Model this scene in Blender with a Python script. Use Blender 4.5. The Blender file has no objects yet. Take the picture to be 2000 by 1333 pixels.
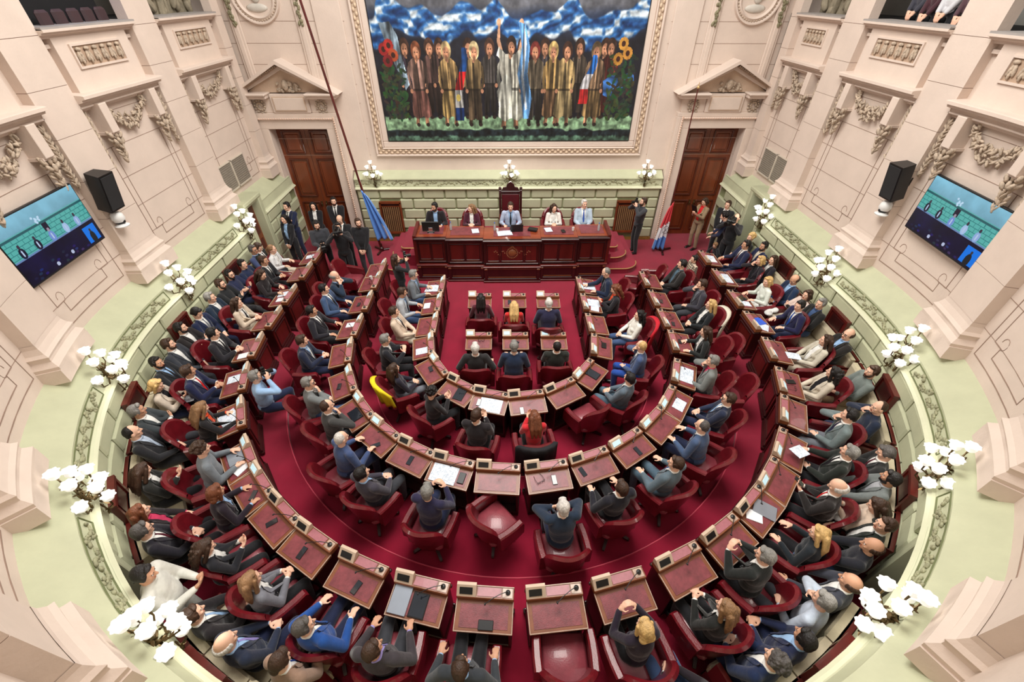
import bpy, bmesh, math, random
import numpy as np
from mathutils import Vector, Matrix
from mathutils.bvhtree import BVHTree
from math import sin, cos, pi, radians as rad
random.seed(11)
S = bpy.context.scene
COL = S.collection
# ------------------------------------------------------------------ camera
FPX, PITCH, ROLL, YAW, CAMX, CAMZ = 835.0, 0.69503, 0.002617, 0.017997, -0.1359, 6.45
_f = Vector((sin(YAW)*cos(PITCH), cos(YAW)*cos(PITCH), -sin(PITCH)))
_r = Vector((cos(YAW), -sin(YAW), 0.0)); _u = _r.cross(_f)
_r2 = _r*cos(ROLL) + _u*sin(ROLL); _u2 = _u*cos(ROLL) - _r*sin(ROLL)
cam = bpy.data.cameras.new('camera'); camo = bpy.data.objects.new('camera', cam); COL.objects.link(camo)
cam.sensor_width = 36.0; cam.lens = FPX/2000*36; cam.clip_start = 0.03
m = Matrix((( _r2.x, _u2.x, -_f.x, CAMX), (_r2.y, _u2.y, -_f.y, 0.0), (_r2.z, _u2.z, -_f.z, CAMZ), (0, 0, 0, 1)))
camo.matrix_world = m; S.camera = camo
# ------------------------------------------------------------------ light
S.view_settings.view_transform = 'Standard'; S.view_settings.look = 'None'
S.view_settings.gamma = 1.0; S.view_settings.use_curve_mapping = False
S.view_settings.exposure = 0.0
w = bpy.data.worlds.new('world'); S.world = w; w.use_nodes = True
w.node_tree.nodes['Background'].inputs[0].default_value = (1.0, 0.97, 0.95, 1)
w.node_tree.nodes['Background'].inputs[1].default_value = 0.44
def area(name, loc, size, power, color=(1, .96, .9), rot=(0, 0, 0)):
    l = bpy.data.lights.new(name, 'AREA'); l.shape = 'RECTANGLE'; l.size, l.size_y = size; l.energy = power; l.color = color
    o = bpy.data.objects.new(name, l); o.location = loc; o.rotation_euler = rot; COL.objects.link(o); return o
area('overhead_fill', (0, 7.2, 11.2), (6, 7), 1600)  # added soft light over the hall, out of view; no skylight is modelled
# ------------------------------------------------------------------ place helpers
CY0, RW = 6.96, 7.0        # the horseshoe: half circle about (0, CY0), then straight side walls to YF
YF = 13.0
def ray(px, py):
    return (_r2*((px-1000)/FPX) + _u2*(-(py-666.5)/FPX) + _f)
def at(px, py, z):          # the point of the horizontal plane z seen at a pixel of the photograph
    d = ray(px, py); k = (z-CAMZ)/d.z
    return Vector((CAMX+d.x*k, d.y*k, z))
def aty(px, py, y):
    d = ray(px, py); k = y/d.y
    return Vector((CAMX+d.x*k, y, CAMZ+d.z*k))
def ringpt(a, r):           # a in degrees from the camera side, positive to the right
    return (r*sin(rad(a)), CY0-r*cos(rad(a)))
SQ = RW*pi/2
def wp(s, o):               # wall coordinate s (metres along the wall from the camera side) and inward offset o
    if abs(s) <= SQ:
        a = s/RW; return ((RW-o)*sin(a), CY0-(RW-o)*cos(a))
    return (math.copysign(RW-o, s), CY0+abs(s)-SQ)
def sa(a): return RW*rad(a)               # s from an angle
def sy(y, side): return side*(SQ+y-CY0)   # s from a y on the straight walls
# ------------------------------------------------------------------ materials
def lin(c):
    return tuple(((v/255)/12.92 if v/255 <= .04045 else ((v/255+.055)/1.055)**2.4) for v in c)
MATS = {}
def mat(name, rgb, rough=.6, metal=0., var=.12, scale=4., bump=0., bscale=40., spec=.5, coat=0., emit=None, objcol=False, wood=False, sheen=0., stretch=None, alpha=None, trans=0.):
    if name in MATS: return MATS[name]
    M = bpy.data.materials.new(name); M.use_nodes = True; n = M.node_tree.nodes; L = M.node_tree.links
    b = n['Principled BSDF']; b.inputs['Roughness'].default_value = rough; b.inputs['Metallic'].default_value = metal
    b.inputs['Specular IOR Level'].default_value = spec; b.inputs['Coat Weight'].default_value = coat; b.inputs['Sheen Weight'].default_value = sheen
    b.inputs['Transmission Weight'].default_value = trans
    tc = n.new('ShaderNodeTexCoord'); mp = n.new('ShaderNodeMapping'); L.new(tc.outputs['Object'], mp.inputs[0])
    if stretch: mp.inputs['Scale'].default_value = stretch
    nz = n.new('ShaderNodeTexNoise'); nz.inputs['Scale'].default_value = scale; nz.inputs['Detail'].default_value = 5; nz.inputs['Roughness'].default_value = .6
    L.new(mp.outputs[0], nz.inputs[0])
    mr = n.new('ShaderNodeMapRange'); mr.inputs[1].default_value = .3; mr.inputs[2].default_value = .7
    mr.inputs[3].default_value = 1-var; mr.inputs[4].default_value = 1+var*.7; L.new(nz.outputs[0], mr.inputs[0])
    mx = n.new('ShaderNodeVectorMath'); mx.operation = 'SCALE'
    if objcol:
        oi = n.new('ShaderNodeObjectInfo'); L.new(oi.outputs['Color'], mx.inputs[0])
        if rgb != (255, 255, 255):
            m2 = n.new('ShaderNodeVectorMath'); m2.operation = 'MULTIPLY'; L.new(oi.outputs['Color'], m2.inputs[0]); m2.inputs[1].default_value = lin(rgb); L.new(m2.outputs[0], mx.inputs[0])
    else:
        mx.inputs[0].default_value = lin(rgb)
    L.new(mr.outputs[0], mx.inputs['Scale']); L.new(mx.outputs[0], b.inputs['Base Color'])
    if bump:
        bn = n.new('ShaderNodeTexNoise'); bn.inputs['Scale'].default_value = bscale; bn.inputs['Detail'].default_value = 3; L.new(mp.outputs[0], bn.inputs[0])
        bp = n.new('ShaderNodeBump'); bp.inputs['Strength'].default_value = bump; bp.inputs['Distance'].default_value = .02
        L.new(bn.outputs[0], bp.inputs['Height']); L.new(bp.outputs[0], b.inputs['Normal'])
    if emit:
        b.inputs['Emission Color'].default_value = (*lin(emit[0]), 1); b.inputs['Emission Strength'].default_value = emit[1]
    MATS[name] = M; return M
def vmat(name, rough=.5, emit=0.):
    M = bpy.data.materials.new(name); M.use_nodes = True; n = M.node_tree.nodes; L = M.node_tree.links
    b = n['Principled BSDF']; b.inputs['Roughness'].default_value = rough
    a = n.new('ShaderNodeVertexColor'); a.layer_name = 'Col'
    if emit:
        b.inputs['Base Color'].default_value = (0, 0, 0, 1); L.new(a.outputs[0], b.inputs['Emission Color']); b.inputs['Emission Strength'].default_value = emit
    else: L.new(a.outputs[0], b.inputs['Base Color'])
    MATS[name] = M; return M
STONE = mat('pink_stone', (216, 199, 186), .75, var=.05, scale=2.2, bump=.15, bscale=25)
STONE2 = mat('carved_stone', (188, 170, 150), .8, var=.38, scale=20, bump=.5, bscale=45)
JOINT = mat('stone_joint', (150, 126, 112), .9, var=.1)
GREEN = mat('green_stone', (186, 189, 158), .6, var=.07, scale=3, bump=.1, bscale=30)
GREEN2 = mat('green_relief', (160, 160, 128), .7, var=.3, scale=16, bump=.5, bscale=50)
GREENJ = mat('green_joint', (112, 118, 82), .8, var=.1)
CARPET = mat('crimson_carpet', (144, 18, 48), .95, var=.16, scale=2.2, bump=.4, bscale=300, sheen=.3, spec=.1)
WOOD = mat('mahogany', (88, 24, 20), .34, var=.35, scale=5, stretch=(1, 1, .18), coat=.25, bump=.05, bscale=30)
WOODD = mat('dark_mahogany', (54, 15, 15), .38, var=.35, scale=5, stretch=(1, 1, .2), coat=.2)
WOODL = mat('worn_walnut', (128, 74, 44), .42, var=.3, scale=7, stretch=(.3, 1, 1), coat=.15)
DOORW = mat('door_wood', (118, 56, 28), .35, var=.4, scale=3.5, stretch=(1, 1, .14), coat=.3)
LEATH = mat('burgundy_leather', (104, 18, 28), .33, var=.25, scale=9, bump=.12, bscale=60, coat=.3)
LEATHS = mat('worn_seat_leather_glare', (136, 58, 68), .34, var=.22, scale=7, bump=.1, bscale=60, coat=.35)  # worn leather, made paler still with the glare on the seats painted in
LEATHD = mat('burgundy_leather_outer', (84, 14, 24), .45, var=.2, scale=7, bump=.1, bscale=60)
INLAY = mat('worn_red_leather', (124, 58, 64), .4, var=.4, scale=9, bump=.1, bscale=90, coat=.1)
BRASS = mat('old_brass', (104, 86, 56), .38, metal=.7, var=.3, scale=20)
GOLD = mat('brass_nosing', (226, 190, 130), .3, metal=.6, var=.1)
BLACK = mat('black_plastic', (18, 18, 20), .4, var=.1)
DARKM = mat('dark_metal', (40, 38, 38), .35, metal=.7, var=.1)
CHROME = mat('chrome', (190, 190, 195), .2, metal=1, var=.05)
WHITE = mat('white_plastic', (232, 232, 230), .4, var=.03)
PAPER = mat('paper', (232, 236, 240), .7, var=.06, scale=8)
GREY = mat('grey_grille', (140, 132, 120), .7, var=.12, scale=12)
BEIGE = mat('beige_upholstery', (196, 184, 156), .85, var=.1, scale=10, bump=.2, bscale=80)
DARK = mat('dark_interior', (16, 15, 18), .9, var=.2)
PLAST = mat('grey_plaster', (150, 148, 142), .9, var=.08)
GLASSL = mat('lit_glass', (236, 236, 232), .25, var=.03, emit=((255, 252, 246), .42))
SCRN = mat('lit_display', (180, 210, 220), .3, emit=((190, 225, 235), .55))
# ------------------------------------------------------------------ mesh builder
def rotm(rx=0, ry=0, rz=0):
    return (Matrix.Rotation(rad(rz), 3, 'Z') @ Matrix.Rotation(rad(ry), 3, 'Y') @ Matrix.Rotation(rad(rx), 3, 'X'))
class MB:
    def __init__(s): s.v = []; s.f = []; s.m = []
    def add(s, vs, fs, mi=0):
        k = len(s.v); s.v += [tuple(q) for q in vs]; s.f += [tuple(i+k for i in f) for f in fs]; s.m += [mi]*len(fs); return s
    def box(s, c, d, mi=0, R=None, b=0.):
        x, y, z = d[0]/2, d[1]/2, d[2]/2; c = Vector(c)
        if b <= 0:
            vs = [Vector((i*x, j*y, k*z)) for i in (-1, 1) for j in (-1, 1) for k in (-1, 1)]
            fs = [(0, 1, 3, 2), (4, 6, 7, 5), (0, 4, 5, 1), (2, 3, 7, 6), (0, 2, 6, 4), (1, 5, 7, 3)]
        else:
            b = min(b, x*.9, y*.9, z*.9); vs = []; ix = {}
            for i in (-1, 1):
                for j in (-1, 1):
                    for k in (-1, 1):
                        ix[i, j, k] = len(vs); vs += [Vector((i*x, j*(y-b), k*(z-b))), Vector((i*(x-b), j*y, k*(z-b))), Vector((i*(x-b), j*(y-b), k*z))]
            I = lambda i, j, k, a: ix[i, j, k]+a
            fs = []
            for i in (-1, 1):
                fs.append((I(i, -1, -1, 0), I(i, 1, -1, 0), I(i, 1, 1, 0), I(i, -1, 1, 0)))
                fs.append((I(-1, i, -1, 1), I(1, i, -1, 1), I(1, i, 1, 1), I(-1, i, 1, 1)))
                fs.append((I(-1, -1, i, 2), I(1, -1, i, 2), I(1, 1, i, 2), I(-1, 1, i, 2)))
                for j in (-1, 1):
                    fs.append((I(i, j, -1, 0), I(i, j, 1, 0), I(i, j, 1, 1), I(i, j, -1, 1)))
                    fs.append((I(i, -1, j, 0), I(i, 1, j, 0), I(i, 1, j, 2), I(i, -1, j, 2)))
                    fs.append((I(-1, i, j, 1), I(1, i, j, 1), I(1, i, j, 2), I(-1, i, j, 2)))
                    for k in (-1, 1): fs.append((I(i, j, k, 0), I(i, j, k, 1), I(i, j, k, 2)))
        if R is not None: vs = [R @ q for q in vs]
        return s.add([q+c for q in vs], fs, mi)
    def prism(s, poly, z0, z1, mi=0):      # poly in xy
        n = len(poly); vs = [(x, y, z0) for x, y in poly]+[(x, y, z1) for x, y in poly]
        fs = [tuple(range(n))[::-1], tuple(range(n, 2*n))]+[(i, (i+1) % n, n+(i+1) % n, n+i) for i in range(n)]
        return s.add(vs, fs, mi)
    def prismx(s, poly, x0, x1, mi=0):     # poly in yz, extruded along x
        n = len(poly); vs = [(x0, y, z) for y, z in poly]+[(x1, y, z) for y, z in poly]
        fs = [tuple(range(n))[::-1], tuple(range(n, 2*n))]+[(i, (i+1) % n, n+(i+1) % n, n+i) for i in range(n)]
        return s.add(vs, fs, mi)
    def lathe(s, prof, n=16, c=(0, 0, 0), R=None, mi=0, wob=None):
        vs = []; c = Vector(c)
        for j, (r, z) in enumerate(prof):
            for i in range(n):
                a = 2*pi*i/n; rr = r*(1+(wob(j, a) if wob else 0)); q = Vector((rr*cos(a), rr*sin(a), z))
                vs.append((R @ q if R is not None else q)+c)
        fs = [(j*n+i, j*n+(i+1) % n, (j+1)*n+(i+1) % n, (j+1)*n+i) for j in range(len(prof)-1) for i in range(n)]
        if prof[0][0] > 1e-4: fs.append(tuple(range(n))[::-1])
        if prof[-1][0] > 1e-4: fs.append(tuple(range((len(prof)-1)*n, len(prof)*n)))
        return s.add(vs, fs, mi)
    def cyl(s, a, b, r, r2=None, n=12, mi=0):
        a, b = Vector(a), Vector(b); d = b-a; q = d.to_track_quat('Z', 'Y').to_matrix()
        return s.lathe([(r, 0), (r if r2 is None else r2, d.length)], n, a, q, mi)
    def ell(s, c, r, R=None, n=10, m=8, mi=0):
        c = Vector(c); vs = []; r = (r, r, r) if not hasattr(r, '__len__') else r
        vs.append(Vector((0, 0, -r[2])))
        for j in range(1, m):
            t = -pi/2+pi*j/m
            for i in range(n):
                a = 2*pi*i/n; vs.append(Vector((r[0]*cos(t)*cos(a), r[1]*cos(t)*sin(a), r[2]*sin(t))))
        vs.append(Vector((0, 0, r[2])))
        if R is not None: vs = [R @ q for q in vs]
        fs = [(0, 1+(i+1) % n, 1+i) for i in range(n)]
        fs += [(1+j*n+i, 1+j*n+(i+1) % n, 1+(j+1)*n+(i+1) % n, 1+(j+1)*n+i) for j in range(m-2) for i in range(n)]
        k = 1+(m-2)*n; fs += [(k+i, k+(i+1) % n, k+n) for i in range(n)]
        return s.add([q+c for q in vs], fs, mi)
    def cap(s, a, b, ra, rb=None, n=12, mi=0):       # tapered capsule
        a, b = Vector(a), Vector(b); rb = ra if rb is None else rb; d = b-a; L = max(d.length, 1e-5)
        q = d.to_track_quat('Z', 'Y').to_matrix() if L > 1e-4 else Matrix.Identity(3)
        prof = [(max(ra*cos(t), 1e-5), -ra*sin(t)) for t in (pi/2, pi/3, pi/6, 0)]+[(max(rb*cos(t), 1e-5), L+rb*sin(t)) for t in (0, pi/6, pi/3, pi/2)]
        return s.lathe(prof, n, a, q, mi)
    def tube(s, pts, r, n=8, mi=0, closed=False, flat=1.):
        pts = [Vector(q) for q in pts]; N = len(pts); vs = []; up = Vector((0, 0, 1))
        rr = r if hasattr(r, '__len__') else [r]*N
        for i, q in enumerate(pts):
            if closed: t = pts[(i+1) % N]-pts[i-1]
            else: t = pts[min(i+1, N-1)]-pts[max(i-1, 0)]
            t.normalize(); x = t.cross(up)
            if x.length < .05: x = t.cross(Vector((0, 1, 0)))
            x.normalize(); y = x.cross(t)
            for k in range(n):
                a = 2*pi*k/n; vs.append(q+x*(rr[i]*cos(a))+y*(rr[i]*sin(a)*flat))
        fs = [(i*n+k, i*n+(k+1) % n, ((i+1) % N)*n+(k+1) % n, ((i+1) % N)*n+k) for i in range(N if closed else N-1) for k in range(n)]
        if not closed: fs += [tuple(range(n))[::-1], tuple(range((N-1)*n, N*n))]
        return s.add(vs, fs, mi)
    def grid(s, P, mi=0):                  # P[i][j] points
        n, k = len(P), len(P[0]); vs = [q for row in P for q in row]
        return s.add(vs, [(i*k+j, i*k+j+1, (i+1)*k+j+1, (i+1)*k+j) for i in range(n-1) for j in range(k-1)], mi)
    # --- wall space
    def wbox(s, s0, s1, o0, o1, z0, z1, mi=0, ch=0., step=.35):
        """box on the wall from offset o0 (back) to o1 (front), front face chamfered by ch"""
        if s0 > s1: s0, s1 = s1, s0
        n = max(1, int((s1-s0)/step+.5)) if (min(abs(s0), abs(s1)) < SQ) else 1
        ss = [s0+(s1-s0)*i/n for i in range(n+1)]
        if ch: ss = sorted(set([s0]+[min(max(q, s0+ch), s1-ch) for q in ss]+[s1]))
        rows = []
        for i, q in enumerate(ss):
            end = ch and (i == 0 or i == len(ss)-1)
            of = o1-ch*.6 if end else o1; c2 = ch if not end else 0
            ring = [(o0, z0), (o1-(ch*.6 if ch else 0), z0), (of, z0+(ch if ch else 0)), (of, z1-(ch if ch else 0)), (o1-(ch*.6 if ch else 0), z1), (o0, z1)]
            rows.append([(*wp(q, o), z) for o, z in ring])
        k = 6; vs = [q for r in rows for q in r]; N = len(rows)
        fs = [(i*k+j, (i+1)*k+j, (i+1)*k+(j+1) % k, i*k+(j+1) % k) for i in range(N-1) for j in range(k)]
        fs += [tuple(range(k)), tuple(range((N-1)*k, N*k))[::-1]]
        return s.add(vs, fs, mi)
    def wsweep(s, prof, s0, s1, mi=0, step=.3, caps=True):   # prof [(offset, z)] closed
        if s0 > s1: s0, s1 = s1, s0
        n = max(1, int((s1-s0)/step+.5)); ss = sorted(set([s0+(s1-s0)*i/n for i in range(n+1)]+[q for q in (-SQ, SQ) if s0 < q < s1]))
        k = len(prof); vs = [(*wp(q, o), z) for q in ss for o, z in prof]; N = len(ss)
        fs = [(i*k+j, (i+1)*k+j, (i+1)*k+(j+1) % k, i*k+(j+1) % k) for i in range(N-1) for j in range(k)]
        if caps: fs += [tuple(range(k)), tuple(range((N-1)*k, N*k))[::-1]]
        return s.add(vs, fs, mi)
    def build(s, name, mats, parent=None, smooth=False, loc=None, rz=0., link=True, fix=True):
        me = bpy.data.meshes.new(name); me.from_pydata(s.v, [], s.f)
        if not hasattr(mats, '__len__'): mats = [mats]
        for q in mats: me.materials.append(q)
        me.polygons.foreach_set('material_index', s.m)
        if fix:
            bm = bmesh.new(); bm.from_mesh(me); bmesh.ops.recalc_face_normals(bm, faces=bm.faces); bm.to_mesh(me); bm.free()
        if smooth:
            me.polygons.foreach_set('use_smooth', [True]*len(me.polygons))
            if smooth != True: me.set_sharp_from_angle(angle=rad(smooth))
        me.update(); o = bpy.data.objects.new(name, me)
        if link: COL.objects.link(o)
        if parent is not None: o.parent = parent
        if loc is not None: o.location = loc
        o.rotation_euler = (0, 0, rz)
        return o
def tag(o, label=None, cat=None, group=None, kind=None):
    if label: o['label'] = label
    if cat: o['category'] = cat
    if group: o['group'] = group
    if kind: o['kind'] = kind
    return o
def empty(name, loc=(0, 0, 0), rz=0., label=None, cat=None, group=None):
    o = bpy.data.objects.new(name, None); COL.objects.link(o); o.location = loc; o.rotation_euler = (0, 0, rz); o.empty_display_size = .1
    return tag(o, label, cat, group)
def struct(o): o['kind'] = 'structure'; return o
def copy_tree(o, parent=None, kids=None):
    c = o.copy(); COL.objects.link(c)
    if parent is not None: c.parent = parent; c.matrix_parent_inverse = o.matrix_parent_inverse.copy()
    for ch in list(o.children): copy_tree(ch, c)
    return c
def set_pose(o, loc, rz): o.location = loc; o.rotation_euler = (0, 0, rz)
# ------------------------------------------------------------------ floor and tiers
L1, L2 = .12, .24
ENDY1, ENDY2 = 9.75, 10.35
def tier(name, R0, z0, z1, yend):
    b = MB(); inner = []; outer = []
    for side, ys in ((-1, [yend, 8.8, 7.9]),):
        for y in ys: inner.append((-R0, y)); outer.append((-7.02, y))
    for i in range(61):
        a = -90+3*i; inner.append(ringpt(a, R0)); outer.append(ringpt(a, 7.02))
    for y in (7.9, 8.8, yend): inner.append((R0, y)); outer.append((7.02, y))
    n = len(inner); vs = []
    for (x, y), (X, Y) in zip(inner, outer): vs += [(x, y, z0), (x, y, z1), (X, Y, z1), (X, Y, z0)]
    fs = [(4*i+j, 4*i+4+j, 4*i+4+(j+1) % 4, 4*i+(j+1) % 4) for i in range(n-1) for j in range(4)]+[(0, 1, 2, 3), (4*n-4, 4*n-1, 4*n-2, 4*n-3)]
    b.add(vs, fs)
    o = b.build(name, CARPET); struct(o)
    e = MB(); e.tube([(x, y, z1) for x, y in inner], .011, 6); struct(e.build('trim_%d' % (1 if z1 < .2 else 2), mat('carpet_edge', (192, 62, 84), .7)))
    return o
b = MB(); b.box((0, 6.6, -.05), (15.2, 13.6, .1)); struct(b.build('floor', CARPET))
tier('floor_middle_tier', 2.92, 0, L1, ENDY1)
tier('floor_outer_tier', 4.56, L1, L2, ENDY2)
# dais steps with brass nosing
for i, (hx, y0, z0, z1) in enumerate(((3.72, 10.75, 0, .165), (3.47, 11.1, .165, .33), (3.2, 11.44, .33, .5))):
    r = .45 if i < 2 else .12; poly = [(-hx, 12.9), (-hx, y0+r)]
    poly += [(-hx+r-r*cos(rad(t)), y0+r-r*sin(rad(t))) for t in range(10, 90, 10)]+[(-hx+r, y0), (hx-r, y0)]
    poly += [(hx-r+r*sin(rad(t)), y0+r-r*cos(rad(t))) for t in range(10, 90, 10)]+[(hx, y0+r), (hx, 12.9)]
    b = MB(); b.prism(poly[::-1], z0, z1); struct(b.build('floor_dais_step', CARPET))
    b = MB(); b.tube([(x, y-.004, z1) for x, y in poly[1:-1]], .016, 6); struct(b.build('trim_%d' % (3+i), GOLD))
b = MB(); b.prism([(-2.9, 11.0), (2.9, 11.0), (2.9, 11.6), (-2.9, 11.6)], 0, .499); struct(b.build('floor_dais_platform', CARPET))
# ------------------------------------------------------------------ dado profile on the horseshoe wall
DO = .40                                      # dado body stands this far in front of the upper wall
BZ = [.05, .44, .77, 1.09, 1.41, 1.69]
PIL = {-1: [sy(12.72, 1), sy(10.04, 1), sy(7.32, 1), sa(70.7), sa(50.1), sa(30.6)], 1: [sy(12.72, 1), sy(10.47, 1), sy(7.70, 1), sa(73.6), sa(52.0), sa(31.7)]}
PH = .47
DADODOOR = {-1: (sy(10.43, 1), sy(11.06, 1)), 1: (sy(10.72, 1), sy(11.36, 1))}
GATE = {-1: (sa(36.5), sa(43.)), 1: (sa(37.5), sa(43.5))}   # dark openings in the dado at the back corners
ZT = 9.2
def wall_side(side, name):
    b = MB(); s_end = sy(YF+.2, 1); s_beg = sa(20)
    d0, d1 = DADODOOR[side]; g0, g1 = GATE[side]
    def seg(a0, a1, f):
        f(side*a0, side*a1)
    # dado backing, pierced by the door and by the gate
    for a0, a1 in ((s_beg, g0), (g1, d0), (d1, s_end)):
        seg(a0, a1, lambda p, q: b.wsweep([(-.1, 0), (DO-.03, 0), (DO-.03, 1.70), (-.1, 1.70)], p, q, 5))
    seg(d0, d1, lambda p, q: b.wbox(p, q, -.1, .05, 0, 2.2, 3)); seg(g0, g1, lambda p, q: b.wbox(p, q, -.1, .0, 0, 1.7, 3))
    # bevelled blocks
    rnd = random.Random(3)
    for k in range(5):
        z0, z1 = BZ[k], BZ[k+1]-.022; L = .80 if side else .66; st = s_beg+(L/2 if k % 2 else 0)
        while st < s_end-.3:
            a0, a1 = st, st+L-.03
            ok = True
            for (q0, q1) in ((d0-.16, d1+.16), (g0-.14, g1+.14)):
                if a0 < q1 and a1 > q0:
                    if a0 < q0-.2: a1 = q0-.0
                    elif a1 > q1+.2: a0 = q1+.0
                    else: ok = False
            if ok and a1 < s_end: b.wbox(side*a0, side*a1, DO-.05, DO+.04, z0, z1, 1, ch=.034)
            st += L
    # moulding, leaning frieze, sloping ledge
    for a0, a1 in ((s_beg, d0-.1), (d1+.1, s_end)):
        seg(a0, a1, lambda p, q: b.wsweep([(DO-.06, 1.68), (DO+.05, 1.69), (DO+.08, 1.72), (DO+.05, 1.755), (DO+.02, 1.765), (DO+.01, 1.80), (DO-.06, 1.80)], p, q, 4))
        seg(a0, a1, lambda p, q: b.wsweep([(-.1, 1.78), (DO+.015, 1.78), (DO-.035, 1.97), (DO-.035, 2.0), (DO-.06, 2.02), (0, 2.26), (-.1, 2.26)], p, q, 1))
    seg(d0-.12, d1+.12, lambda p, q: b.wsweep([(-.1, 2.18), (DO-.02, 2.18), (DO-.03, 2.0+.1), (DO-.06, 2.2), (0, 2.28), (-.1, 2.28)], p, q, 1))
    # door and gate surrounds
    for q0, q1, zt in ((d0, d1, 2.18), (g0, g1, 1.66)):
        for e0, e1 in ((q0-.14, q0+.012), (q1-.012, q1+.14)): b.wbox(side*e0, side*e1, .001, DO+.03, 0, zt, 1, ch=.015)
        b.wbox(side*(q0-.14), side*(q1+.14), 0, DO+.05, zt, zt+.10, 1, ch=.02)
    # thin scored joints on the ledge
    # upper wall
    Z6 = 5.93
    seg(s_beg, s_end, lambda p, q: b.wsweep([(-.25, 2.2), (0, 2.2), (0, Z6), (-.25, Z6)], p, q, 0))
    o = b.build(name, [STONE, GREEN, STONE2, GREENJ, mat('green_moulding', (208, 210, 180), .5, var=.04), mat('green_joint_ground', (138, 144, 106), .8, var=.1)]); struct(o); return o
wl_ = wall_side(-1, 'wall_left'); wr_ = wall_side(1, 'wall_right')
# the rear part of the horseshoe under the gallery the view is taken from
b = MB(); b.wsweep([(-.1, 0), (DO, 0), (DO, 1.70), (-.1, 1.70)], -sa(20), sa(20), 1); b.wsweep([(-.1, 1.7), (DO, 1.7), (DO-.06, 2.02), (0, 2.26), (-.1, 2.26)], -sa(20), sa(20), 1)
b.wsweep([(-.25, 2.2), (0, 2.2), (0, 5.4), (-.25, 5.4)], -sa(20), sa(20), 0); struct(b.build('wall_rear', [STONE, GREEN]))
# pilasters
nt = [10]
def trim(b, mats, name='trim', smooth=False):
    nt[0] += 1; o = b.build('%s_%d' % (name, nt[0]), mats, smooth=smooth); struct(o); return o
def pilaster(side, s, hw=PH, zt=ZT):
    b = MB(); c = side*s
    P = lambda h, o0, o1, z0, z1, ch=0: b.wbox(c-h, c+h, o0, o1, z0, z1, 0, ch=ch, step=.25)
    P(hw+.02, -.05, .27, 2.2, 2.42)
    # base mouldings: torus, scotia, torus
    prof = [(.27, 2.42), (.275, 2.47), (.25, 2.5), (.22, 2.54), (.22, 2.58), (.235, 2.62), (.20, 2.66), (.17, 2.74), (.165, 2.8)]
    for (o0, z0), (o1, z1) in zip(prof[:-1], prof[1:]):
        h0, h1 = hw-.27+o0, hw-.27+o1
        n = 5; rows = []
        for (o, h, z) in ((o0, h0, z0), (o1, h1, z1)):
            r = [(*wp(c-h, -.02), z)]+[(*wp(c-h+2*h*i/n, o), z) for i in range(n+1)]+[(*wp(c+h, -.02), z)]
            rows.append(r)
        b.grid(rows, 0)
    h = hw-.11; zz = 2.78; k = 0
    while zz < zt:
        z1 = min(zz+.62, zt); b.wbox(c-h, c+h, -.03, .16, zz, z1-.008, 0, step=.25); b.wbox(c-h+.004, c+h-.004, -.03, .153, z1-.008, z1, 1, step=.3); zz = z1; k += 1
    o = trim(b, [STONE, JOINT]); return o
for side in (-1, 1):
    for i, s in enumerate(PIL[side]): pilaster(side, s, PH if i else .28)
# carved ornament pieces (wall space blobs)
def wellip(b, s, o, z, r, rnd, mi=0, tilt=0):
    x, y = wp(s, o); x2, y2 = wp(s+.01, o); ang = math.atan2(y2-y, x2-x)
    b.ell((x, y, z), r, Matrix.Rotation(ang, 3, 'Z') @ Matrix.Rotation(tilt, 3, 'Y'), 6, 4, mi)
def leafdrop(b, s, o, z0, z1, w_, rnd):          # a hanging bunch of leaves and husks
    n = int((z0-z1)/.06)
    for i in range(n):
        t = i/max(1, n-1); z = z0+(z1-z0)*t; ww = w_*(1-.55*t)*(1+.25*sin(i*2.2))
        for q in (-1, 0, 1): wellip(b, s+q*ww*.55, o+.02+rnd.random()*.03, z+rnd.uniform(-.02, .02), (ww*.24, .03, .065), rnd, 0, q*.6+rnd.uniform(-.3, .3))
def garland(b, s0, s1, o, zt, sag, rnd):
    n = 15
    for i in range(n+1):
        t = i/n; s = s0+(s1-s0)*t; z = zt-sag*(1-(2*t-1)**2)
        r = .055+.05*sin(pi*t)
        for k in range(7): wellip(b, s+rnd.uniform(-.04, .04), o+rnd.uniform(0, .07), z+rnd.uniform(-r, r)*1.1, (.058, .022, .02), rnd, 0, rnd.uniform(-1.5, 1.5))
    for s in (s0, s1):
        for k in range(5): wellip(b, s, o+.02, zt-.05+k*.04, (.035, .03, .035), rnd)
def corn(b, s0, s1, z, depth, hh, mi=0):         # moulded cornice strip
    b.wsweep([(-.02, z), (depth*.45, z), (depth*.5, z+hh*.3), (depth*.8, z+hh*.45), (depth*.82, z+hh*.62), (depth, z+hh*.7), (depth, z+hh*.95), (depth*.9, z+hh), (-.02, z+hh+.02)], s0, s1, mi)
def keyframe(b, s0, s1, z0, z1, mi):             # scored line panel with rounded key corners
    t = .011; o = .006
    def ln(a0, a1, c0, c1): b.wbox(min(a0, a1)-t/2, max(a0, a1)+t/2, -.01, o, min(c0, c1)-t/2, max(c0, c1)+t/2, mi)
    d = .17
    ln(s0+d, s1-d, z0, z0); ln(s0+d, s1-d, z1, z1) if z1 < 4.2 else None
    ln(s0, s0, z0+d, z1); ln(s1, s1, z0+d, z1)
    for sg, a in ((1, s0), (-1, s1)):
        ln(a, a+sg*d, z0+d, z0+d); ln(a+sg*d, a+sg*d, z0, z0+d); 
        pts = [(*wp(a+sg*(d+.07*cos(t2)), .0), z0+d+.07+.085*sin(t2)) for t2 in [rad(q) for q in range(-90, 181, 30)]]
        b.tube(pts, .007, 4, mi)
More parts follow.
